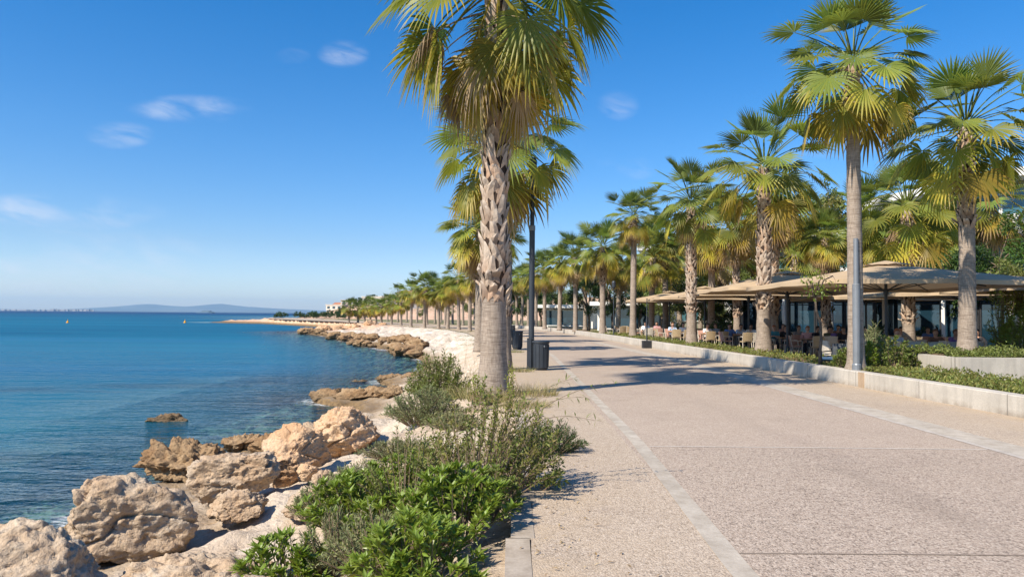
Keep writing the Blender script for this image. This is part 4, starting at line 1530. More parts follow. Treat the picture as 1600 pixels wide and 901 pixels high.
lx = ground_pt(832, 577)
lamp_post('dark grey lamp post rising beside the nearest litter bin into the palm crown', lx.x - 0.02, lx.y + .05, 0, 5.9, .085, .066, 4.25, 'metal_dark', True, 4.2)
fx_ = ground_pt(800, 541)
lamp_post('slim distant lamp post by the farther litter bin, half behind the big trunk', fx_.x - .05, fx_.y + 2.5, 0, 5.0, .06, .05, 3.0, 'metal_dark')
lamp_post('galvanised lamp post standing on the planter wall beside the tall bare palm', xat(1338, 18.35), 18.35, 0.27, 3.35, .088, .062, 2.2, 'metal_grey', False)
lamp_post('thin dark post with a black foot box standing against the planter wall', wall_x(38) - .2, 38.0, 0, 2.55, .035, .03, 1.6, 'metal_dark', False)
lamp_post('thin grey post by the planter wall left of the slender grey palm', wall_x(50) + .5, 50.0, 0.27, 3.2, .04, .035, 1.6, 'metal_dark')
fb = MB(); fb.box((wall_x(38) - .2, 38.0, .19), (.46, .46, .38))
tag(fb.build('foot_box', M['metal_black']), 'black box at the foot of the thin post by the wall', 'box')


def litter_bin(label, x, y, z=0.0, s=1.0):
    t = thing('litter_bin', label, 'litter bin', (x, y, z), 0, 'litter bins along the promenade')
    b_ = MB()
    n = 28
    b_.lathe([(.225, .05), (.235, .08), (.25, .78), (.25, .80)], n)
    b_.build('body', M['metal_dark'], t)
    for k in range(14):                                       # raised staves
        a = 2 * math.pi * k / 14
        s_ = MB()
        s_.tube([(math.cos(a) * .236, math.sin(a) * .236, .10), (math.cos(a) * .253, math.sin(a) * .253, .76)], .013, 5)
        s_.build('stave', M['metal_dark'], t)
    l_ = MB(); l_.lathe([(.262, .80), (.275, .815), (.275, .86), (.262, .875), (.20, .89)], n); l_.build('lid', M['metal_dark'], t)
    f = MB(); f.lathe([(.20, 0), (.20, .05)], n); f.build('foot', M['metal_black'], t)
    k_ = MB(); k_.box((.10, -.262, .72), (.03, .03, .05)); k_.build('lock', M['metal_grey'], t)
    p = MB(); p.box((-.345, 0, .475), (.13, .15, .95)); p.box((-.30, 0, .93), (.22, .12, .035)); p.build('post', M['metal_dark'], t)
    t.scale = (s, s, s)
    return t


bx = ground_pt(846, 576.5)
litter_bin('dark grey litter bin nearest the camera, at the foot of the lamp post', bx.x - 0.02, bx.y - .18)
b2 = ground_pt(809, 545)
litter_bin('farther dark grey litter bin peeping out beside the big palm trunk', b2.x, b2.y)
b3 = ground_pt(800, 527)
litter_bin('most distant dark litter bin on the promenade, tiny behind the other bins', b3.x, b3.y)

# ------------------------------------------------------------------ buoys, islet rocks
M['buoy'] = plain('yellow_buoy_plastic', (0.80, 0.36, 0.005), 0.6, 0.15, 0.1, 2)
for px, py, lab in ((107, 502.3, 'yellow buoy floating on the sea far left'), (290, 502.3, 'yellow buoy floating on the sea off the headland tip')):
    hor = 484.3 + .00873 * px
    Yb = F_PX * (CAM_H - SEA) / (py + 1.6 - hor)
    t = thing('buoy', lab, 'buoy', (xat(px, Yb), Yb, SEA), 0, 'yellow buoys')
    s_ = Yb / 165 * 0.62
    b_ = MB(); b_.lathe([(.05, -.3), (.42, -.15), (.5, .05), (.42, .22), (.2, .3)], 18); b_.build('float', M['buoy'], t, True)
    c_ = MB(); c_.lathe([(.34, .28), (.10, .85), (.10, .95)], 14); c_.build('cone', M['buoy'], t)
    d_ = MB(); d_.tube([(-.12, -.12, 1.0), (.12, .12, 1.25)], .03, 5); d_.tube([(.12, .12, 1.0), (-.12, -.12, 1.25)], .03, 5); d_.build('top_mark', M['buoy'], t)
    t.scale = (s_, s_, s_)

# ------------------------------------------------------------------ terrace furniture
M['wicker'] = plain('beige_woven_seat', (0.47, 0.355, 0.215), 0.8, 0.2, 0.2, 40, bump=0.6, bscale=120)
M['wicker_pink'] = plain('faded_pink_woven_seat', (0.47, 0.27, 0.21), 0.8, 0.2, 0.2, 40, bump=0.6, bscale=120)
M['wicker_white'] = plain('white_woven_seat', (0.62, 0.56, 0.47), 0.75, 0.2, 0.12, 40, bump=0.5, bscale=120)
M['pale_frame'] = plain('pale_chair_frame', (0.62, 0.55, 0.46), 0.5, 0.4, 0.1, 5)
M['wood'] = plain('table_wood', (0.27, 0.165, 0.09), 0.55, 0.3, 0.3, 8)
M['cushion'] = plain('white_cushion', (0.72, 0.71, 0.69), 0.9, 0.1, 0.08, 10)
M['grey_wicker'] = plain('dark_grey_wicker', (0.075, 0.08, 0.085), 0.8, 0.2, 0.25, 60, bump=0.6, bscale=120)


def chair_proto(seat_m, frame_m, arms=True, cushion=False):
    t = thing('terrace_chair', 'beige woven terrace chair', 'chair', (0, 0, -0.02), 0, 'chairs on the restaurant terrace')
    s = MB(); s.box((0, 0, .435), (.48, .46, .045)); s.build('seat', seat_m, t)
    b_ = MB()
    vs, fs = [], []
    for i in range(5):
        z = .47 + .42 * i / 4
        for k in range(5):
            u_ = -1 + k / 2
            for th in (0, .025):
                vs.append((u_ * .235, -.215 - .10 * (i / 4) - .03 * (1 - u_ * u_) - th, z + .015 * (1 - u_ * u_) * (i / 4)))
    for i in range(4):
        for k in range(4):
            a = (i * 5 + k) * 2
            fs.append((a, a + 2, a + 12, a + 10)); fs.append((a + 1, a + 11, a + 13, a + 3))
    for k in range(4):
        a = (20 + k) * 2
        fs.append((a, a + 2, a + 3, a + 1))
    b_.add(vs, fs); b_.build('backrest', seat_m, t)
    for sx_ in (-1, 1):
        for f, r in (((.225, .21), (.235, .225)), ((.22, -.19), (.235, -.27))):
            l_ = MB(); l_.tube([(sx_ * f[0], f[1], .44), (sx_ * r[0], r[1], 0)], .016, 6); l_.build('leg', frame_m, t)
        p = MB(); p.tube([(sx_ * .24, -.20, .43), (sx_ * .25, -.325, .90)], .015, 6); p.build('back_frame', frame_m, t)
        if arms:
            a_ = MB(); a_.tube([(sx_ * .245, -.265, .68), (sx_ * .27, .0, .675), (sx_ * .265, .20, .66), (sx_ * .235, .215, .44)], .017, 6); a_.build('armrest', frame_m, t)
    if cushion:
        c_ = MB(); c_.box((0, 0, .485), (.46, .44, .07)); c_.build('cushion', M['cushion'], t)
    return t


def table_proto(sz=(1.1, .8)):
    t = thing('terrace_table', 'wooden topped terrace table', 'table', (0, 0, -0.02), 0, 'tables on the restaurant terrace')
    a = MB(); a.box((0, 0, .735), (sz[0], sz[1], .035)); a.build('tabletop', M['wood'], t)
    b_ = MB(); b_.box((0, 0, .70), (sz[0] - .12, sz[1] - .12, .035)); b_.build('apron', M['metal_dark'], t)
    for sx_ in (-1, 1):
        for sy_ in (-1, 1):
            l_ = MB(); l_.box((sx_ * (sz[0] / 2 - .08), sy_ * (sz[1] / 2 - .08), .35), (.05, .05, .70)); l_.build('leg', M['metal_dark'], t)
    return t


# ------------------------------------------------------------------ people
def skin_mesh(name, V, E, Rr, mat, sub=2):
    me = bpy.data.meshes.new('tmp')
    me.from_pydata(V, E, [])
    ob = bpy.data.objects.new('tmp', me)
    COL.objects.link(ob)
    md = ob.modifiers.new('skin', 'SKIN')
    md.use_smooth_shade = True
    for i, r in enumerate(Rr):
        sv = me.skin_vertices[0].data[i]
        sv.radius = r if isinstance(r, tuple) else (r, r)
        sv.use_root = (i == 0)
    sm = ob.modifiers.new('sub', 'SUBSURF')
    sm.levels = sub; sm.render_levels = sub
    dg = bpy.context.evaluated_depsgraph_get()
    dg.update()
    out = bpy.data.meshes.new_from_object(ob.evaluated_get(dg))
    out.name = name
    out.materials.clear(); out.materials.append(mat)
    bpy.data.objects.remove(ob); bpy.data.meshes.remove(me)
    return out


def cloth(name, col): return plain(name, col, 0.85, 0.1, 0.12, 12)


M['skin'] = plain('skin', (0.44, 0.255, 0.175), 0.55, 0.3, 0.08, 6)
M['skin_light'] = plain('fair_skin', (0.55, 0.34, 0.25), 0.55, 0.3, 0.08, 6)
M['hair_dark'] = plain('dark_hair', (0.022, 0.016, 0.012), 0.6, 0.3, 0.3, 20)
M['hair_brown'] = plain('brown_hair', (0.10, 0.055, 0.03), 0.6, 0.3, 0.3, 20)
M['hair_red'] = plain('reddish_hair', (0.30, 0.12, 0.06), 0.6, 0.3, 0.3, 20)
M['trousers'] = cloth('dark_trousers', (0.035, 0.038, 0.05))
SH = {k: cloth(k.replace(' ', '_') + '_shirt', c) for k, c in {
    'white': (0.74, 0.75, 0.78), 'pale blue': (0.40, 0.50, 0.66), 'blue': (0.10, 0.17, 0.36), 'purple': (0.17, 0.11, 0.30),
    'grey': (0.22, 0.22, 0.22), 'dark': (0.03, 0.03, 0.036), 'teal': (0.05, 0.20, 0.26), 'brown': (0.16, 0.09, 0.06), 'olive': (0.11, 0.11, 0.06), 'pink': (0.52, 0.30, 0.30)}.items()}


def person_meshes(lean, hands, turn=0.0):
    """seated: faces +y; hands: where the wrists rest"""
    ln = lean
    ch = Vector((0, .02 + ln * .6, .80)); nk = Vector((0, ln, 1.00)); hd = Vector((turn * .02, ln * 1.15 + .03, 1.16))
    V = [(0, 0, .50), (0, ln * .3, .64), tuple(ch), (0, ln * .9, .95), tuple(nk), (0, ln * 1.05 + .01, 1.07), tuple(hd), (turn * .03, ln * 1.18 + .035, 1.24)]
    E = [(0, 1), (1, 2), (2, 3), (3, 4), (4, 5), (5, 6), (6, 7)]
    Rr = [(.155, .115), (.140, .105), (.165, .11), (.12, .085), .058, .062, (.078, .098), (.062, .078)]
    def add(p, r, par):
        V.append(tuple(p)); Rr.append(r); E.append((par, len(V) - 1)); return len(V) - 1
    nose = add(hd + Vector((turn * .5 * .1, .105, -.01)), .016, 6)
    for s in (-1, 1):
        add(hd + Vector((s * .088, -.005, -.005)), (.012, .022), 6)           # ear
        shd = add(Vector((s * .185, ln * .85, .945)), .062, 3)
        h = hands[0 if s < 0 else 1]
        wr = Vector((h[0], h[1], h[2]))
        el = (Vector(V[shd]) + wr) / 2 + Vector((s * .09, -.05, -.10))
        e_ = add(el, .045, shd)
        w_ = add(wr, .027, e_)
        dirh = (wr - el).normalized()
        pm = add(wr + dirh * .06, (.020, .036), w_)
        sd_ = dirh.cross(Vector((0, 0, 1))).normalized()
        for k, (o_, l_) in enumerate(((-.027, .066), (-.009, .078), (.009, .074), (.027, .060))):
            f1 = add(wr + dirh * (.075 + l_ * .5) + sd_ * o_ * 1.1 + Vector((0, 0, .006)), .0095, pm)
            add(wr + dirh * (.075 + l_) + sd_ * o_ * 1.25 - Vector((0, 0, .012)), .008, f1)
        add(wr + dirh * .055 - sd_ * s * -.05 + Vector((0, 0, -.004)), .0105, w_)
        hp = add(Vector((s * .095, .07, .49)), (.092, .085), 0)
        kn = add(Vector((s * .12, .43, .47)), .062, hp)
        ca = add(Vector((s * .12, .45, .28)), .052, kn)
        an = add(Vector((s * .12, .44, .08)), .036, ca)
        add(Vector((s * .125, .58, .035)), (.038, .03), an)
    body = skin_mesh('body', V, E, Rr, M['skin'])
    # shirt: torso and upper arms
    V2 = [(0, -.005, .49), (0, ln * .3, .64), tuple(ch), (0, ln * .9, .945), (0, ln * .97, .99)]
    E2 = [(0, 1), (1, 2), (2, 3), (3, 4)]; R2 = [(.175, .135), (.158, .125), (.182, .128), (.138, .102), .072]
    for s in (-1, 1):
        h = hands[0 if s < 0 else 1]
        sh_ = Vector((s * .187, ln * .85, .945)); el = (sh_ + Vector(h)) / 2 + Vector((s * .09, -.05, -.10))
        V2.append(tuple(sh_)); R2.append(.078); E2.append((3, len(V2) - 1))
        V2.append(tuple(sh_.lerp(el, .92))); R2.append(.066); E2.append((len(V2) - 2, len(V2) - 1))
    shirt = skin_mesh('shirt', V2, E2, R2, SH['white'])
    V3 = [(0, -.005, .485), (0, -.005, .56)]; E3 = [(0, 1)]; R3 = [(.170, .13), (.158, .122)]
    for s in (-1, 1):
        for p, r, par in (((s * .095, .07, .49), (.105, .098), 0), ((s * .12, .435, .472), .077, None), ((s * .12, .455, .28), .066, None), ((s * .12, .445, .11), .060, None)):
            V3.append(p); R3.append(r); E3.append((0 if par == 0 else len(V3) - 2, len(V3) - 1))
    tro = skin_mesh('trousers', V3, E3, R3, M['trousers'])
    # hair: a cap over the crown and the back of the head
    mb = MB(); vs = []; fs = []
    for i in range(7):
        e = -0.35 + i * (math.pi / 2 + .35) / 6
        for k in range(14):
            a = 2 * math.pi * k / 14
            frontness = math.sin(a)
            ee = max(e, 0.42) if frontness > .35 else e
            vs.append((hd.x + math.cos(a) * math.cos(ee) * .094, hd.y - .012 + math.sin(a) * math.cos(ee) * .112, hd.z + .025 + math.sin(ee) * .125))
    for i in range(6):
        for k in range(14):
            fs.append((i * 14 + k, i * 14 + (k + 1) % 14, (i + 1) * 14 + (k + 1) % 14, (i + 1) * 14 + k))
    mb.add(vs, fs)
    hair = mb.mesh('hair', M['hair_dark'], True)
    # face: eyes and mouth
    fc = MB()
    for s in (-1, 1):
        fc.box((hd.x + s * .034, hd.y + .088, hd.z + .022), (.024, .012, .010))
    fc.box((hd.x, hd.y + .094, hd.z - .048), (.042, .010, .008))
    face = fc.mesh('eyes_and_mouth', M['hair_brown'])
    return body, shirt, tro, hair, face


POSES = [person_meshes(.10, ((-.16, .40, .77), (.13, .43, .77))), person_meshes(-.04, ((-.20, .36, .76), (.20, .30, .60))), person_meshes(.16, ((-.06, .40, .78), (.10, .38, .79)), .4)]


def person(label, x, y, rz, pose, shirt, hair='hair_dark', skin='skin', z=-0.02, group='diners on the restaurant terrace'):
    t = thing('person', label, 'person', (x, y, z), rz, group)
    for me, mt_ in zip(POSES[pose], (M[skin], SH[shirt], M['trousers'], M[hair], M['hair_brown'])):
        o_ = link(me.name.split('.')[0], me, t)
        o_.material_slots[0].link = 'OBJECT'
        o_.material_slots[0].material = mt_
    return t


chair_beige = chair_proto(M['wicker'], M['pale_frame'])
chair_pink = chair_proto(M['wicker_pink'], M['pale_frame'])
chair_white = chair_proto(M['wicker_white'], M['pale_frame'])
chair_grey = chair_proto(M['grey_wicker'], M['metal_dark'], True, True)
table0 = table_proto()
_used = {}


def put(proto, x, y, rz, label, group=None):
    if proto.name not in _used:
        _used[proto.name] = 1
        o_ = proto
    else:
        o_ = copy_tree(proto)
    o_.location = (x, y, -0.02)
    o_.rotation_euler = (0, 0, rz)
    o_['label'] = label
    if group: o_['group'] = group
    return o_
# ------------------------------------------------------------------ palms of the promenade
# left row
palm_px('largest fan palm, thick trunk with a smooth grey foot left of the path', None, 772, 619, -38, -0.04, 'booted', 'giant', 1.32, 0.80, 1, lean=(0, 0), rz=0.4)
palm('fan palm directly behind the largest one, its crown spreading either side of that trunk', None, -0.22, 22.4, -0.03, 7.0, 'booted', 'full2', 1.22, .62, 2)
palm('third fan palm of the left row, golden crown left of the big trunk', None, -1.45, 33.5, -0.03, 5.5, 'half', 'heavy', 1.02, .7, 3)
palm('fourth fan palm of the left row, mostly hidden behind the big trunk', None, -1.35, 43.5, -0.02, 6.0, 'half', 'full', 1.0, .7, 4)
palm('fifth fan palm of the left row, hidden behind the big trunk', None, -2.1, 54, -0.02, 6.2, 'far', 'heavy', 1.0, 1, 5)
left_far = [(749, 521, 428, 'the nearest of those left of the big trunk', 'heavy'), (735, 517.5, 434, 'with a dark skirt, second left of the big trunk', 'heavy'),
            (718, 515, 436, 'with a pale skirt, third left of the big trunk', 'full'), (700, 514, 452, 'leaning a little, among the crowded crowns', 'heavy'),
            (686, 513, 458, 'short, between two taller ones', 'far2'), (664, 512.5, 448, 'standing tall with a dark trunk, right of a matching one', 'full'), (643, 510.5, 455, 'standing tall with a dark trunk, left of a matching one', 'upright'),
            (627, 508, 468, 'low, just left of the tall pair', 'far'), (612, 506.5, 471, 'second left of the tall pair', 'far2'), (597, 506, 474, 'third left of the tall pair', 'far'),
            (588, 505.5, 475, 'fourth left of the tall pair', 'far2'), (579, 505, 472, 'fifth left of the tall pair', 'far'), (570, 504.5, 476, 'sixth left of the tall pair', 'far2'), (560, 504, 477, 'next to the last of the row', 'far'),
            (546, 504, 474, 'standing alone at the far end of the row', 'far')]
for i, (bx_, by_, hy_, lab, cr_) in enumerate(left_far):
    p_ = ground_pt(bx_, by_, 0)
    big = 1.0 if i < 7 else 0.95
    palm_px('bay-side distant fan palm, ' + lab, 'fan palms in the distance along the bay', bx_, by_, hy_ + (5 if by_ < 507 else 4 if by_ < 509 else 0), -0.02, 'far', cr_, (.90 if by_ > 509 else .76) * (0.92 + .08 * (i % 3)), .72, 40 + i)
# right row, in the planter
palm_px('tall slim fan palm with a long bare trunk behind the galvanised lamp post', None, 1336, 583, 100, .25, 'slender', 'full2', .98, .86, 7, lean=(0, -0.9), rz=1.1, dry=False)
palm_px('stout fan palm with a criss-cross booted trunk in the planter before the second parasol', None, 1193, 551, 262, .25, 'booted', 'upright', 1.16, .80, 8, lean=(0, -.5), rz=2.0, dry=False)
palm_px('fan palm with a booted trunk in the planter in front of the third parasol', None, 1081, 539, 316, .25, 'booted', 'green', 1.02, .72, 9, lean=(0, -.4), rz=.2)
palm_px('slender fan palm with a smooth grey trunk in the planter by the far parasol', None, 990, 527, 338, .25, 'slender', 'full', .90, .95, 10, lean=(0, 0), rz=4.1)
palm_px('fan palm with a knobbly trunk in front of the dark round tree', None, 942, 522.5, 386, .25, 'half', 'full', 1.06, .72, 11)
palm_px('fan palm left of the knobbly one in the planter row', None, 899, 518, 402, .25, 'far', 'upright', 1.05, .75, 12)
palm_px('fan palm in the planter row, second left of the knobbly one', None, 875, 516, 412, .25, 'far', 'heavy', 1.0, .75, 13)
palm_px('fan palm in the planter row just right of the dark lamp post', None, 852, 513.5, 420, .25, 'far', 'full', 1.05, .75, 14)
for i, (bx_, by_, hy_) in enumerate([(838, 512, 428), (826, 510, 432), (816, 509, 436), (808, 508, 438), (790, 507, 440)]):
    palm_px('far fan palm closing the end of the planter row behind the lamp post', 'fan palms closing the end of the planter row', bx_, by_, hy_, .1, 'far', ['far', 'heavy', 'far2'][i % 3], 1.0, .75, 60 + i)
# right, raised bed and terrace
palm_px('stout fan palm with a smooth orange-topped trunk in the raised hedge bed at right', None, 1511, 0, 198, .62, 'half', 'green', .98, .70, 15, Y=20.1, lean=(0, -.3), rz=3.3, dry=False)
palm_px('fan palm with golden crown behind the booted planter palm, to its left', None, 1152, 0, 352, 0, 'booted', 'yellow', 1.08, .62, 16, Y=43)
palm_px('fan palm with a golden crown directly behind the booted planter palm', None, 1208, 0, 318, 0, 'booted', 'yellow', 1.10, .75, 17, Y=37)
palm_px('bushy fan palm behind the nearest parasol, between the slim and the stout palm', None, 1420, 0, 325, 0, 'booted', 'green', 1.12, .75, 18, Y=30.5)
palm_px('fan palm with a shaggy trunk behind the nearest parasol, below the leafy column', None, 1290, 0, 372, 0, 'booted', 'heavy', .75, .62, 19, Y=36)
back = [(1019, 402, 54, 'upright', 'wide green fan palm behind the slender grey palm'), (1062, 402, 62, 'full', 'low fan palm before the white blocks, left of the third planter palm'),
        (1128, 405, 58, 'upright', 'low dark green fan palm before the white blocks'), (1108, 415, 66, 'full', 'small fan palm half hidden under the low dark green one'),
        (1243, 396, 50, 'upright', 'blue-green fan palm behind the second parasol vent'), (1385, 372, 48, 'heavy', 'shaggy fan palm left of the bushy one'),
        (1455, 375, 46, 'heavy', 'shaggy fan palm in the shade left of the stout right palm'), (1545, 322, 45, 'yellow', 'yellowish fan palm peeping out behind the stout right palm'),
        (1095, 388, 70, 'full', 'far fan palm crown over the white blocks'), (1180, 392, 60, 'yellow', 'golden fan palm low behind the booted planter palm'),
        (965, 412, 66, 'heavy', 'fan palm behind the knobbly planter palm'), (1040, 425, 75, 'full', 'faint fan palm far behind the terrace, left of the third parasol'), (1000, 432, 80, 'far', 'faint fan palm far behind the slender grey palm'),
        (1112, 352, 46, 'full2', 'fan palm filling the gap between the third planter palm and the golden one'), (1040, 372, 56, 'heavy', 'fan palm with hanging skirt right of the slender grey palm'), (1255, 352, 52, 'heavy', 'shaggy fan palm right of the golden crowns'),
        (1352, 338, 50, 'green', 'green fan palm close right of the tall slim trunk'), (1475, 322, 46, 'full2', 'fan palm just left of the stout right palm, behind'), (915, 425, 82, 'far2', 'fan palm filling in behind the planter row left of the knobbly one')]
for i, (px, hy_, Y_, cr_, lab) in enumerate(back):
    palm_px(lab, None, px, 0, hy_, 0, 'far', cr_, 1.3 if 43 < Y_ < 53 else 1.1, .85, 80 + i, Y=Y_)
# grove between the path and the bay road
rnd = random.Random(77)
for i, (px, Y_) in enumerate([(760, 84), (748, 92), (735, 104), (724, 112), (708, 122), (696, 112), (680, 128), (668, 118), (652, 140), (636, 150), (622, 150), (606, 165), (775, 100), (782, 118), (765, 128), (742, 126), (716, 140), (690, 150)]):
    palm('distant fan palm of the grove seen through the row along the bay', 'fan palms of the grove behind the bay row', xat(px, Y_), Y_, 0, rnd.uniform(4.2, 6.2), 'far', rnd.choice(['far', 'far2', 'upright']), rnd.uniform(.72, .92), .72, seed=100 + i)

# ------------------------------------------------------------------ broadleaf trees
TM = {
    'dense': tree_meshes(3, 6.2, 5.0, 4.6, .17, 34, 330, .17, .075, M['tree_leaf']),
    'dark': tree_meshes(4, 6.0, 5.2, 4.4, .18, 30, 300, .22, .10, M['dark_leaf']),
    'olive': tree_meshes(5, 5.5, 4.6, 4.0, .15, 26, 220, .22, .09, M['olive_leaf'], (0, .4)),
    'column': tree_meshes(6, 6.6, 1.7, 5.4, .12, 34, 130, .17, .075, M['olive_leaf'], (0.1, .5), 1.0, 6, .42),
    'young': tree_meshes(7, 2.9, 1.35, .95, .045, 9, 26, .13, .06, M['bright_leaf'], (0, .35), 1.0, 6, .30),
}
tree('dense dark green tree in front of the big white building at the right edge', TM['dense'], 21.9, 30.5, 0, 1.1, 1.02, .5)
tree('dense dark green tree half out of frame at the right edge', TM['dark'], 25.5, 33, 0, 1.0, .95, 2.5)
tree('slim leafy column of a tree rising behind the tall slim palm', TM['column'], xat(1296, 40), 40, 0, 1.05, 1.45, 1.2)
tree('young staked tree with a thin pale trunk in the planter before the second parasol', TM['young'], xat(1281, 20.6), 20.6, .25, .92, .97, 0, name='young_tree')
tree('dark round tree beyond the knobbly planter palm', TM['dark'], xat(958, 68), 68, 0, .92, 1.05, 0)
tree('dark round tree right of the far planter palms', TM['dark'], xat(920, 78), 78, 0, .85, 1.05, 1.4)
tree('olive green tree behind the far parasol', TM['olive'], xat(1035, 62), 62, 0, .8, .8, 1.0)
tree('olive green tree in front of the white annex', TM['olive'], xat(1105, 56), 56, 0, .75, .75, 2.0)
tree('yellow-green tree low between the golden palms', TM['olive'], xat(1225, 47), 47, 0, .8, .85, 3.0)
tree('dark shrubby tree left of the restaurant glass', TM['dark'], xat(1128, 47), 47, 0, .55, .5, 3.0)
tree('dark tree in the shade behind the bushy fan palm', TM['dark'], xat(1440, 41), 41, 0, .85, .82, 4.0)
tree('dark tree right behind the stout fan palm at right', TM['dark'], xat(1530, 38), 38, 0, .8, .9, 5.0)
tree('thin scrawny tree with twisted stems at the right edge', TM['olive'], 18.2, 26.2, .6, .55, .62, 1.0)
tree('olive tree filling in behind the third parasol', TM['olive'], xat(1075, 58), 58, 0, .95, .95, .4)
tree('leafy tree between the golden palms and the villa', TM['olive'], xat(1185, 56), 56, 0, .95, 1.0, 1.9)
tree('yellow-green tree left of the villa windows', TM['olive'], xat(1250, 52), 52, 0, .7, .75, 2.7)
tree('leafy tree below the bushy fan palm crown', TM['dense'], xat(1395, 43), 43, 0, .8, .82, 3.3)
tree('leafy tree in front of the big white building, left of the dense tree', TM['dense'], xat(1490, 39), 39, 0, .9, .85, 5.3)
tree('leafy tree behind the far end of the terrace', TM['dark'], xat(1000, 72), 72, 0, .9, .9, 5.9)
rnd = random.Random(12)
for i, (px, Y_, k, s_) in enumerate([(845, 96, 'dark', 1), (880, 98, 'olive', 1.0), (815, 108, 'dark', 1.0), (785, 120, 'olive', 1.0), (760, 150, 'olive', .9), (735, 165, 'olive', .85), (700, 175, 'olive', .8),
                                     (660, 185, 'olive', .65), (830, 130, 'olive', 1.1), (800, 140, 'dark', 1.1), (865, 118, 'dark', 1.1), (900, 112, 'olive', 1.0)]):
    tree('distant bushy tree filling the gaps behind the palm rows', TM[k], xat(px, Y_), Y_, 0, s_, s_ * .95, rnd.uniform(0, 6), 'distant bushy trees behind the palm rows')
for i, (px, Y_, s_) in enumerate([(583, 352, 1.1), (602, 356, .9), (552, 300, .9), (562, 305, .9), (575, 300, .7), (535, 250, .7), (520, 248, .6), (506, 245, .6), (495, 246, .5), (480, 240, .5), (612, 300, .8), (628, 352, 1.0), (655, 350, 1), (672, 356, 1.1), (527, 340, .6), (515, 300, .4)]):
    x_ = xat(px, Y_)
    tree('dark tree dotted about the far hill across the bay', TM['dark'], x_, Y_, land_z(x_, Y_) - 1.2, s_, s_ * .8, i, 'dark trees on the far hill')

# ------------------------------------------------------------------ rocks of the shore
bl = [  # label, material, x, Y, base z, w, d, h, seed, rz
    ('pale grey-brown boulder cut off by the bottom left corner', 'boulder_pale', -4.05, 6.35, -1.05, 1.6, 1.15, 1.04, 3, .3),
    ('biggest boulder, pale tan with a long crack, second from the bottom left corner', 'boulder_pale', -4.2, 8.0, -.98, 1.62, 1.1, .98, 9, .2),
    ('pointed pale boulder in the middle of the boulder row', 'boulder_pale', -3.62, 9.7, -.84, 1.30, 1.05, .92, 15, -.3),
    ('dark brown boulder at the waterline behind the pointed one', 'boulder_brown', -5.35, 12.3, -1.2, 1.75, 1.3, .86, 21, .2),
    ('upright orange-tan boulder right of the pointed one', 'boulder_orange', -3.12, 10.7, -.80, 1.0, .85, .98, 27, .5),
    ('small brown boulder at the waterline behind the pointed boulder', 'boulder_brown', -5.45, 15.2, -1.25, .95, .8, .58, 33, 0),
    ('brown boulder left of the orange block, by the water', 'boulder_brown', -4.75, 14.6, -1.2, .8, .8, .55, 35, .8),
    ('broad orange boulder nearest the grey-green bushes', 'boulder_orange', -2.75, 12.7, -.76, 1.25, 1.0, .94, 41, .1),
    ('low orange stone between the upright and the broad orange boulder', 'boulder_orange', -3.1, 11.7, -.72, .75, .6, .38, 45, .4),
    ('flat pale slab stone at the foot of the pointed boulder', 'boulder_pale', -3.15, 8.7, -.72, 1.0, .7, .36, 52, -.1),
    ('small pale stone beside the upright orange boulder', 'boulder_orange', -2.75, 10.1, -.60, .42, .36, .28, 55, .4),
    ('tiny tan stone tucked under the bushes edge', 'boulder_pale', -2.35, 9.4, -.52, .34, .3, .22, 57, 1.4),
    ('lone dark rock just breaking the sea surface', 'boulder_brown', -9.3, 20.2, -1.42, 1.25, .8, .38, 61, .1),
    ('long brown ledge running out into the sea, its near part', 'boulder_brown', -4.9, 24.3, -1.30, 1.7, 1.2, .66, 66, .15),
    ('long brown ledge running out into the sea, its tip', 'boulder_brown', -6.2, 25.0, -1.35, 1.5, 1.1, .50, 67, -.15),
    ('brown ledge block beside the grey-green bush', 'boulder_brown', -3.9, 23.9, -1.2, 1.3, 1.0, .62, 68, .5),
    ('thin brown ledge farther along the shore', 'boulder_brown', -5.2, 31.9, -1.33, 1.5, .9, .42, 71, .1),
    ('second piece of the thin farther ledge', 'boulder_brown', -4.2, 31.6, -1.25, 1.1, .9, .48, 72, .4),
    ('low wet rock awash off the thin ledge', 'boulder_brown', -6.6, 32.3, -1.42, 1.1, .6, .22, 73, .2),
    ('pale rounded slab at the bottom edge below the bushes', 'boulder_pale', -1.85, 5.45, -.72, 1.9, 1.1, .44, 81, .15),
    ('broken pale slab in the lower left between boulder and bushes', 'boulder_pale', -2.75, 6.7, -.84, 1.6, 1.2, .40, 84, .5),
    ('white slab edge beside the grey-green cushion', 'boulder_pale', -2.2, 8.6, -.62, .9, 1.6, .32, 86, .3),
]
for lab, mt_, x_, y_, z_, w_, d_, h_, sd_, rz_ in bl:
    boulder(lab, 'boulder', M[mt_], x_, y_, z_, w_, d_, h_, sd_, rz_, sub=6 if y_ < 13.5 and w_ > .7 else 5, sink=.12, rough=1.7 if mt_ == 'boulder_brown' else 1.0)
rnd = random.Random(31)
shore_line = [(-6.4, 49.5), (-8.2, 54), (-10.6, 60), (-13.6, 67), (-17, 76), (-20, 84), (-24, 94), (-30.5, 108)]
k = 0
for (ax, ay), (bx2, by2) in zip(shore_line, shore_line[1:]):
    for q in range(6):
        f = (q + rnd.random()) / 6
        x_, y_ = ax + (bx2 - ax) * f + rnd.uniform(-.2, 2.2), ay + (by2 - ay) * f + rnd.uniform(-.6, .6)
        s_ = rnd.uniform(.6, 1.5) * (0.8 + y_ / 220)
        boulder('brown rock in the wet rubble along the foot of the white slope', 'rock', M['boulder_brown'], x_, y_, max(SEA - .1, land_z(x_, y_) - .1), s_ * 1.3, s_, s_ * .62, 200 + k, rnd.uniform(0, 3), 4, 9, 1.9, 'rocks along the far waterline')
        k += 1
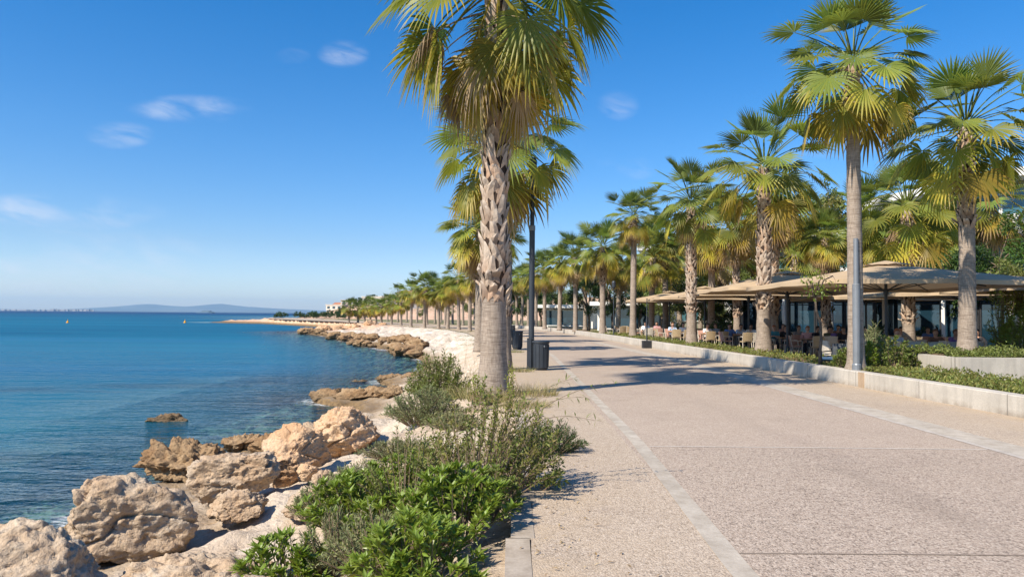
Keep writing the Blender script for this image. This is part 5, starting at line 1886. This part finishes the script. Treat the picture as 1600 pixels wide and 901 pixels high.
for q in range(16):
    f = q / 15
    x_, y_ = -28 - 4 * f + rnd.uniform(0, 9), 108 + rnd.uniform(-6, 4)
    s_ = rnd.uniform(1.2, 2.4)
    zz = land_z(x_, y_)
    boulder('orange rock heaped on the promontory beyond the white slope', 'rock', M['boulder_orange' if zz > -.9 else 'boulder_brown'], x_, y_, zz - .25, s_ * 1.4, s_, s_ * .55, 300 + q, rnd.uniform(0, 3), 5, 9, 2.0, 'rocks of the promontory')

# ------------------------------------------------------------------ planting on the left
def lz(x_, y_): return land_z(x_, y_)


shrub('bright green rosette plant at the left tip of the bush, on pale rock', 'leafy_plant', M['bright_leaf'], -1.85, 6.25, lz(-1.85, 6.25) - .02, .78, .40, 34, 18, .085, .030, 1, (0, .1), 'rosette', wy=.6, cat='plant')
shrub('bright green broadleaf bush in the middle of the big clump', 'leafy_bush', M['bright_leaf'], -1.42, 7.0, lz(-1.42, 7.0), 1.05, .56, 80, 28, .072, .026, 2, (0, .18), 'rosette', wy=1.0, cat='bush')
shrub('bright green bush behind the middle one, left of the airy shrub', 'leafy_bush', M['bright_leaf'], -1.12, 7.75, lz(-1.12, 7.75), .95, .52, 70, 28, .068, .025, 3, (0, .22), 'rosette', cat='bush')
shrub('grey-green feathery bush at the bottom edge of the clump', 'feathery_bush', M['grey_leaf'], -.98, 5.75, lz(-.98, 5.75), .95, .46, 110, 46, .050, .011, 4, (0, .45), 'feather', cat='bush', bare=.1)
shrub('bright green bush in the lower right of the clump beside the kerb', 'leafy_bush', M['bright_leaf'], -.42, 5.85, -.06, .88, .50, 70, 26, .076, .027, 5, (0, .15), 'rosette', cat='bush')
shrub('green bush at the middle bottom of the clump, full of upright shoots', 'leafy_bush', M['bright_leaf'], -1.0, 6.45, lz(-1.0, 6.45), .95, .52, 70, 26, .070, .024, 6, (0, .3), 'rosette', cat='bush')
shrub('grey-green feathery cushion at the upper left edge of the clump', 'feathery_bush', M['grey_leaf'], -1.95, 7.75, lz(-1.95, 7.75), .68, .42, 90, 44, .046, .010, 7, (0, .35), 'feather', cat='bush', bare=.1)
shrub('grey-green feathery cushion on the pale slope behind the clump', 'feathery_bush', M['grey_leaf'], -1.75, 9.2, lz(-1.75, 9.2), 1.1, .30, 110, 46, .050, .010, 8, (0, .5), 'feather', wy=.9, cat='bush', bare=.1)
shrub('low grey-green cushion farther up the pale slope', 'feathery_bush', M['grey_leaf'], -1.65, 11.1, lz(-1.65, 11.1), 1.2, .27, 110, 44, .050, .010, 9, (0, .5), 'feather', wy=.8, cat='bush', bare=.1)
shrub('dull olive feathery bush in front of the airy shrub', 'feathery_bush', M['olive_leaf'], -.72, 8.3, -.06, .85, .40, 70, 40, .050, .013, 10, (.1, .5), 'feather', cat='bush', bare=.15)
shrub('tall airy twiggy shrub leaning over the paving', 'twiggy_shrub', M['olive_leaf'], -.30, 7.0, -.04, 1.5, 1.08, 85, 46, .046, .018, 11, (.1, .5), 'broad', cat='shrub', bare=.35, up=.3, lopside=(.16, 0), stem_r=.0055)
shrub('dark green leafy bush spilling onto the paving right of the airy shrub', 'leafy_bush', M['olive_leaf'], .10, 7.15, -.03, .80, .48, 50, 28, .060, .021, 12, (.1, .4), 'broad', cat='bush', lopside=(.2, 0))
shrub('bushy dark green cushion standing out on the paving to the right', 'juniper_cushion', M['dark_leaf'], .42, 9.0, -.02, .95, .40, 110, 44, .050, .010, 13, (.15, .4), 'feather', wy=.8, cat='bush', bare=.1)
shrub('pale dry stalks bush behind the airy shrub', 'dry_bush', M['grass'], -.15, 8.6, -.03, .8, .52, 60, 22, .05, .008, 14, (.4, .9), 'feather', cat='bush', bare=.2)
shrub('green bush left of the big palm foot, the taller one at the back', 'leafy_bush', M['olive_leaf'], -1.75, 18.2, lz(-1.75, 18.2), 1.6, 1.30, 140, 40, .085, .026, 15, (0, .22), 'broad', cat='bush')
shrub('wide grey-green bush left of the big palm foot, in front', 'leafy_bush', M['grey_leaf'], -1.70, 14.6, lz(-1.7, 14.6), 1.55, .72, 150, 46, .075, .016, 16, (0, .25), 'feather', wy=1.3, cat='bush', bare=.1)
shrub('low grey-green bush between the big palm and the clump', 'feathery_bush', M['grey_leaf'], -.95, 12.6, lz(-.95, 12.6), 1.0, .24, 90, 44, .055, .012, 17, (.1, .5), 'feather', wy=.9, cat='bush', bare=.1)
shrub('yellow-green suckers sprouting at the big palm foot', 'sapling_shoots', M['bright_leaf'], -.62, 14.2, -.04, .55, .62, 12, 24, .065, .024, 18, (.2, .5), 'broad', cat='plant', stem_r=.005)
shrub('young green shoots climbing the right side of the big palm foot', 'sapling_shoots', M['bright_leaf'], .02, 14.25, -.03, .3, .85, 9, 24, .06, .024, 19, (.2, .45), 'broad', cat='plant', stem_r=.005)
shrub('bright green bush at the bottom edge left of the kerb', 'leafy_bush', M['bright_leaf'], -.62, 5.05, lz(-.62, 5.05), .85, .48, 65, 26, .072, .026, 31, (0, .2), 'rosette', cat='bush')
shrub('grey-green feathery cushion in the middle of the clump, between the green bushes', 'feathery_bush', M['grey_leaf'], -1.45, 6.35, lz(-1.45, 6.35), .75, .50, 90, 44, .048, .010, 32, (0, .4), 'feather', cat='bush', bare=.1)
shrub('dry brown-stemmed plant among the green bushes at the bottom', 'dry_bush', M['grass'], -.72, 6.1, lz(-.72, 6.1), .6, .52, 40, 20, .045, .008, 33, (.5, 1.0), 'feather', cat='bush', bare=.2)
shrub('small green bush on the soil beside the kerb', 'leafy_bush', M['olive_leaf'], -.22, 6.35, -.05, .62, .42, 55, 26, .05, .018, 34, (.05, .35), 'rosette', cat='bush')
shrub('small airy twiggy shrub rising from the middle of the clump', 'twiggy_shrub', M['olive_leaf'], -.95, 6.75, -.12, .8, .78, 26, 34, .042, .014, 35, (.05, .5), 'broad', cat='shrub', bare=.35, stem_r=.004)
shrub('small airy shrub at the left of the clump with thin upright twigs', 'twiggy_shrub', M['grey_leaf'], -1.6, 7.2, lz(-1.6, 7.2), .65, .62, 28, 34, .040, .012, 36, (.05, .5), 'broad', cat='shrub', bare=.3, stem_r=.004)
for i, (x_, y_, s_) in enumerate([(-4.65, 7.15, .30), (-4.35, 6.95, .20), (-4.75, 8.6, .34), (-4.6, 9.3, .28), (-4.45, 8.9, .2), (-4.25, 10.6, .3), (-4.6, 11.4, .36), (-4.1, 11.9, .26), (-3.9, 13.6, .4), (-4.4, 16.4, .42), (-3.6, 17.4, .36), (-4.2, 18.6, .4), (-3.4, 15.2, .3), (-3.0, 7.35, .16), (-2.6, 7.6, .14)]):
    boulder('small loose stone in the gaps between the shore boulders', 'stone', M['boulder_brown' if i % 3 else 'boulder_pale'], x_, y_, land_z(x_, y_) - .03, s_ * 1.3, s_, s_ * .7, 600 + i, i, 4, 12, 1.2, 'small stones between the boulders', 'stone')
# long arching shoots over the paving
rnd = random.Random(91)
t = thing('arching_shoots', 'long thin leafy shoots arching out over the paving from the airy shrub', 'plant', (0, 7.1, 0))
lm_, sm_ = MB(), MB()
for e in ((1.02, .2, .98), (.72, .1, .86), (.80, -.1, .66), (.62, .3, 1.02)):
    A_, B_ = Vector((-.15, 0, .35)), Vector(e)
    cv = [A_.lerp(B_, q / 10) + Vector((0, 0, .16 * math.sin(q / 10 * 3.14))) for q in range(11)]
    sm_.tube(cv, [.0045 - .0003 * q for q in range(11)], 4, False)
    for q in range(3, 11):
        for s_ in range(2 if q < 7 else 4):
            leaf(lm_, cv[q], (cv[q] - cv[q - 1]).normalized() * .6 + rand_dir(rnd, -.1), Vector((0, 0, 1)), rnd.uniform(.05, .10), .013, (rnd.uniform(.1, .35), 0, rnd.random()))
lm_.build('foliage', M['olive_leaf'], t); sm_.build('stems', M['twig'], t)
grass_tuft('pale dry grass tuft right of the big palm foot', 'grass_tuft', .42, 15.3, -.01, 1.1, .46, 520, 1, (.25, .9), wy=.9)
grass_tuft('low green-yellow grass patch in front of the big palm foot', 'grass_tuft', .22, 13.4, -.01, 1.0, .30, 460, 2, (.2, .8), wy=.7)
grass_tuft('wispy dry grass at the left side of the big palm foot', 'grass_tuft', -.85, 15.0, -.05, 1.0, .5, 420, 3, (.1, .8))
grass_tuft('thick dry grass hiding the front of the big palm foot', 'grass_tuft', -.38, 14.35, -.03, .95, .42, 380, 8, (.2, .9), wy=.5)
grass_tuft('small grass tuft by the second palm of the left row', 'grass_tuft', .3, 21.6, -.01, .7, .3, 260, 4, (.1, .7))
grass_tuft('small green tuft left of the lamp post foot', 'grass_tuft', .1, 32.5, -.01, .9, .28, 260, 5, (.0, .5))
grass_tuft('thin dry stalks standing behind the green bush', 'dry_stalks', -1.5, 19.4, -.2, 1.5, 1.75, 90, 6, (.6, 1.0))
for i, (x_, y_) in enumerate([(-2.2, 40), (-2.6, 47), (-3.3, 56), (-4.4, 66), (-6.6, 77), (-9, 86), (-12.2, 92), (-4.2, 70), (-8, 88), (-14, 101)]):
    grass_tuft('small green tuft at the foot of the distant palms on the bay edge', 'grass_tuft', x_, y_, -.02, 1.8, .3, 150, 20 + i, (.0, .5), group='green tufts along the bay edge')
for i, (px, py) in enumerate([(440, 500), (462, 500.5), (478, 500.5), (492, 500.5), (505, 501), (520, 501), (534, 501), (552, 501.5), (566, 502)]):
    x_, y_ = xat(px, 222), 222 + (i % 3) * 4
    shrub('dark low bush on the flat headland across the bay', 'low_bush', M['dark_leaf'], x_, y_, land_z(x_, y_) - .1, 4.2, 1.9, 26, 14, .55, .3, 400 + i, (0, .2), twigs=False, group='dark bushes on the flat headland', cat='bush')

# fallen leaves and grit along the edge of the paving
rnd = random.Random(66)
mb = MB()
for i in range(420):
    q = rnd.random()
    if q < .6:
        y_ = rnd.uniform(4.4, 14); x_ = edge_x(y_) + rnd.uniform(-.15, .25) + abs(rnd.gauss(0, .28))
    else:
        y_ = rnd.uniform(6, 30); x_ = wall_x(y_) - .04 - abs(rnd.gauss(0, .22))
    leaf(mb, Vector((x_, y_, .008 + rnd.uniform(0, .008))), Vector((rnd.uniform(-1, 1), rnd.uniform(-1, 1), rnd.uniform(-.05, .15))), Vector((0, 0, 1)), rnd.uniform(.02, .065), rnd.uniform(.008, .022), (rnd.uniform(.3, 1), 0, rnd.random()))
tag(mb.build('leaf_litter', M['dry_leaf']), 'dry fallen leaves scattered along the edges of the paving', 'litter', kind='stuff')

# ------------------------------------------------------------------ planter planting on the right
def bed(rnd):
    y_ = 9.5 + 50 * rnd.random() ** 1.7
    x_ = wall_x(y_) + .34 + rnd.random() * 1.65
    gap = 0.12 if (17.0 < y_ < 17.9 or 21.8 < y_ < 22.9 and x_ < wall_x(y_) + .9) else 1.0
    return x_, y_, .26, gap


ground_cover('bedding_plants', 'low green bedding plants filling the long planter behind the wall', M['olive_leaf'], bed, 13500, .10, .04, .22, 1, (0, .55))


def bed2(rnd):
    y_ = 9.5 + 9.5 * rnd.random()
    x_ = wall_x(y_) + .34 + rnd.random() * 1.75
    return x_, y_, .26, 1.0


ground_cover('bedding_plants_near', 'brighter leafy ground cover in the nearest stretch of the planter', M['olive_leaf'], bed2, 6500, .085, .033, .26, 2, (0, .6))


def hedge_area(rnd):
    return 10.7 + rnd.random() * 9.5, 17.75 + rnd.random() * 2.2, .58, 1.0


ground_cover('hedge_top', 'clipped light green low hedge on the raised planter at right', M['olive_leaf'], hedge_area, 13000, .085, .038, .42, 3, (0, .3))
for i, (px, Y_, w_, h_, mt_, lab) in enumerate([(1392, 19.2, 1.0, .95, 'olive_leaf', 'loose leafy shrub right of the galvanised lamp post'), (1368, 20.0, .8, 1.15, 'grey_leaf', 'spiky grey-green plant behind the lamp post'),
                                               (1352, 18.9, .6, .8, 'bright_leaf', 'light green shrub at the foot of the lamp post'), (1420, 19.6, .8, .7, 'olive_leaf', 'low leafy shrub against the end of the raised wall'),
                                               (1320, 19.4, .6, .6, 'olive_leaf', 'small shrub left of the lamp post before the grey armchair')]):
    shrub(lab, 'leafy_shrub', M[mt_], xat(px, Y_), Y_, .26, w_, h_, 40, 22, .10 if mt_ != 'grey_leaf' else .22, .035 if mt_ != 'grey_leaf' else .03, 500 + i, (0, .3), 'rosette' if mt_ != 'grey_leaf' else 'feather', cat='shrub')
shrub('bright yellow-green bamboo-like bush at the right edge above the hedge', 'bamboo_bush', M['bright_leaf'], 15.9, 22.6, .55, 1.9, 1.35, 90, 30, .17, .030, 520, (.1, .4), 'rosette', cat='bush', stem_r=.007)
shrub('tall thin climbing plant at the right edge before the restaurant end', 'climbing_plant', M['bright_leaf'], 16.2, 24.3, .55, .9, 3.0, 26, 40, .14, .035, 521, (.1, .45), 'broad', cat='plant', bare=.1, stem_r=.012)
for i, (px, Y_, w_, h_, lab) in enumerate([(1115, 41, 1.8, 1.3, 'dark clipped bush on the terrace left of the third planter palm'), (1128, 45, 2.2, 1.6, 'dark bush on the terrace behind the diners'),
                                           (1060, 50, 2.0, 1.2, 'dark bush on the far terrace by the grey palm'), (1140, 52, 2.0, 2.0, 'yellow-green bush behind the dark clipped ones'),
                                           (1370, 34.5, 1.2, 1.4, 'leafy pot plant before the restaurant glass'), (1450, 33.5, 1.6, 1.2, 'dark planting before the restaurant glass')]):
    shrub(lab, 'terrace_bush', M['bright_leaf' if i == 3 else 'dark_leaf'], xat(px, Y_), Y_, 0, w_, h_, 60, 26, .14, .06, 540 + i, (0, .2), twigs=False, cat='bush')

# ------------------------------------------------------------------ terrace life
rnd = random.Random(44)
tabs = []   # x, y, rz
for px, Y_ in [(1275, 31.5), (1345, 24.8), (1418, 25.4), (1478, 25.6), (1235, 33.5), (1165, 37.6), (1112, 39.6), (1335, 30.5), (1400, 31.5), (1298, 36.5), (1215, 40.0), (1060, 44.0), (1018, 48.0), (975, 54.0), (1455, 32.0), (1095, 46.5)]:
    tabs.append((xat(px, Y_), Y_))
where = ['by the young tree trunk', 'behind the grey armchair', 'before the red-haired diner', 'left of the stout right palm', 'right of the booted palm', 'before the white-shirted diners', 'left of the third planter palm',
         'behind the lamp post', 'under the nearest parasol centre', 'well behind the young tree', 'well behind the booted palm', 'by the slender grey palm', 'under the far parasol', 'farthest along the terrace', 'near the restaurant glass', 'under the third parasol']
for (x_, y_), wh in zip(tabs, where):
    put(table0, x_, y_, rnd.uniform(-.15, .15), 'wood topped terrace table ' + wh)
protos = [chair_beige, chair_beige, chair_white, chair_beige, chair_pink]
cn_ = {0: 'beige woven', 1: 'beige woven', 2: 'off-white woven', 3: 'beige woven', 4: 'faded pink woven'}
for i, ((x_, y_), wh) in enumerate(zip(tabs, where)):
    # the side towards the path, backs to the promenade
    for j, (dx, dy, rz_) in enumerate(((-.28, -.78, 0), (.30, -.80, 0), (-.95, .05, -1.57), (.95, 0, 1.57), (-.28, .80, 3.14), (.28, .82, 3.14))):
        if j in (1,) and i in (0, 4): pass
        if rnd.random() < .12 and j > 1: continue
        kk = (i + j * 2) % 5
        if i in (1, 2, 3): kk = 2
        side = ['near side left', 'near side right', 'left end', 'right end', 'far side left', 'far side right'][j]
        put(protos[kk], x_ + dx + rnd.uniform(-.06, .06), y_ + dy + rnd.uniform(-.08, .08), rz_ + rnd.uniform(-.25, .25), cn_[kk] + ' chair, ' + side + ' of the table ' + wh)
# grey wicker armchairs near the lamp post
put(chair_grey, xat(1305, 21.6), 21.6, 2.2, 'dark grey wicker armchair with a white cushion left of the lamp post')
put(chair_grey, xat(1362, 21.9), 21.9, 1.4, 'dark grey wicker armchair with a white cushion right of the lamp post')
for pr in (chair_grey,): pr.scale = (1.15, 1.15, 1.0)

pp = [  # px, Y, facing, pose, shirt, hair, skin, label
    (1398, 26.25, 3.14, 0, 'pale blue', 'hair_red', 'skin_light', 'seated person in a pale blue shirt with reddish hair, left of the stout right palm'),
    (1462, 26.4, 3.0, 1, 'brown', 'hair_brown', 'skin', 'seated person in brown at the table left of the stout right palm'),
    (1489, 26.5, 3.3, 0, 'purple', 'hair_brown', 'skin', 'seated person in purple just left of the stout right palm'),
    (1526, 27.2, 2.6, 1, 'dark', 'hair_dark', 'skin', 'seated person in dark clothes just right of the stout right palm'),
    (1172, 38.4, 3.14, 0, 'white', 'hair_dark', 'skin', 'seated person in a bright white shirt facing the path, left of the booted palm'),
    (1156, 38.4, 3.3, 0, 'pale blue', 'hair_dark', 'skin', 'seated person in pale blue beside the one in white'),
    (1187, 38.2, 2.7, 2, 'white', 'hair_brown', 'skin_light', 'seated person in white leaning forward, partly behind the booted palm'),
    (1140, 38.6, 2.9, 1, 'blue', 'hair_dark', 'skin', 'seated person in blue left of the two pale shirts'),
    (1122, 40.3, 2.2, 2, 'grey', 'hair_brown', 'skin', 'seated person in grey leaning on the table left of the pale shirts'),
    (1104, 40.3, 3.4, 0, 'white', 'hair_brown', 'skin', 'seated person in white at the table left of the third palm group'),
    (1208, 34.3, 3.0, 2, 'teal', 'hair_red', 'skin_light', 'seated person in teal just right of the booted palm'),
    (1228, 34.3, 3.14, 1, 'dark', 'hair_dark', 'skin', 'seated person in dark clothes second right of the booted palm'),
    (1245, 34.2, 3.5, 0, 'grey', 'hair_brown', 'skin', 'seated person in grey left of the young tree'),
    (1262, 32.3, 2.8, 1, 'pink', 'hair_red', 'skin_light', 'seated person in pink close left of the young tree'),
    (1272, 32.3, 3.6, 2, 'dark', 'hair_dark', 'skin', 'seated person in dark clothes directly behind the young tree'),
    (1302, 31.8, 2.0, 0, 'purple', 'hair_dark', 'skin', 'seated person in a purple top right of the young tree'),
    (1318, 31.3, 3.1, 1, 'dark', 'hair_dark', 'skin', 'seated person in dark clothes left of the tall slim palm'),
    (1290, 31.9, 3.6, 2, 'olive', 'hair_dark', 'skin', 'seated person in olive between the young tree and the purple top'),
    (1350, 31.2, 2.9, 0, 'dark', 'hair_dark', 'skin', 'seated person in dark clothes behind the lamp post'),
    (1292, 37.3, 3.1, 1, 'white', 'hair_brown', 'skin', 'seated person in white far back behind the young tree'),
    (1308, 37.3, 3.1, 0, 'brown', 'hair_dark', 'skin', 'seated person in brown far back right of the young tree'),
    (1222, 40.8, 3.2, 0, 'pink', 'hair_brown', 'skin_light', 'seated person in pink far back right of the booted palm'),
    (1068, 44.7, 3.1, 1, 'white', 'hair_dark', 'skin', 'seated person in white right of the slender grey palm'),
    (1050, 44.8, 3.3, 0, 'pale blue', 'hair_brown', 'skin', 'seated person in pale blue near the slender grey palm'),
    (1026, 48.7, 3.1, 2, 'pink', 'hair_dark', 'skin', 'seated person in pink under the far parasol'),
    (1009, 48.6, 3.0, 1, 'white', 'hair_dark', 'skin', 'seated person in white under the far parasol'),
    (1405, 32.3, 3.1, 0, 'grey', 'hair_dark', 'skin', 'seated person in grey deep under the nearest parasol'),
    (1450, 32.7, 3.1, 1, 'blue', 'hair_dark', 'skin', 'seated person in blue deep under the nearest parasol'),
]
for px, Y_, rz_, po_, sh_, ha_, sk_, lab in pp:
    person(lab, xat(px, Y_), Y_, rz_, po_, sh_, ha_, sk_)

# the white-and-red folded sign beside the booted palm
# ------------------------------------------------------------------ air
hz, ht, hb = material('haze_air')
ht.n.remove(hb)
vol = ht.new('ShaderNodeVolumePrincipled')
vol.inputs['Color'].default_value = (0.50, 0.76, 1.0, 1)
vol.inputs['Density'].default_value = 7.5e-5
vol.inputs['Anisotropy'].default_value = 0.2
ht.l.new(vol.outputs[0], ht.n['Material Output'].inputs['Volume'])
hm_ = MB()
hm_.box((0, 5900, 104), (34000, 13000, 216))
tag(hm_.build('haze', hz), kind='stuff')
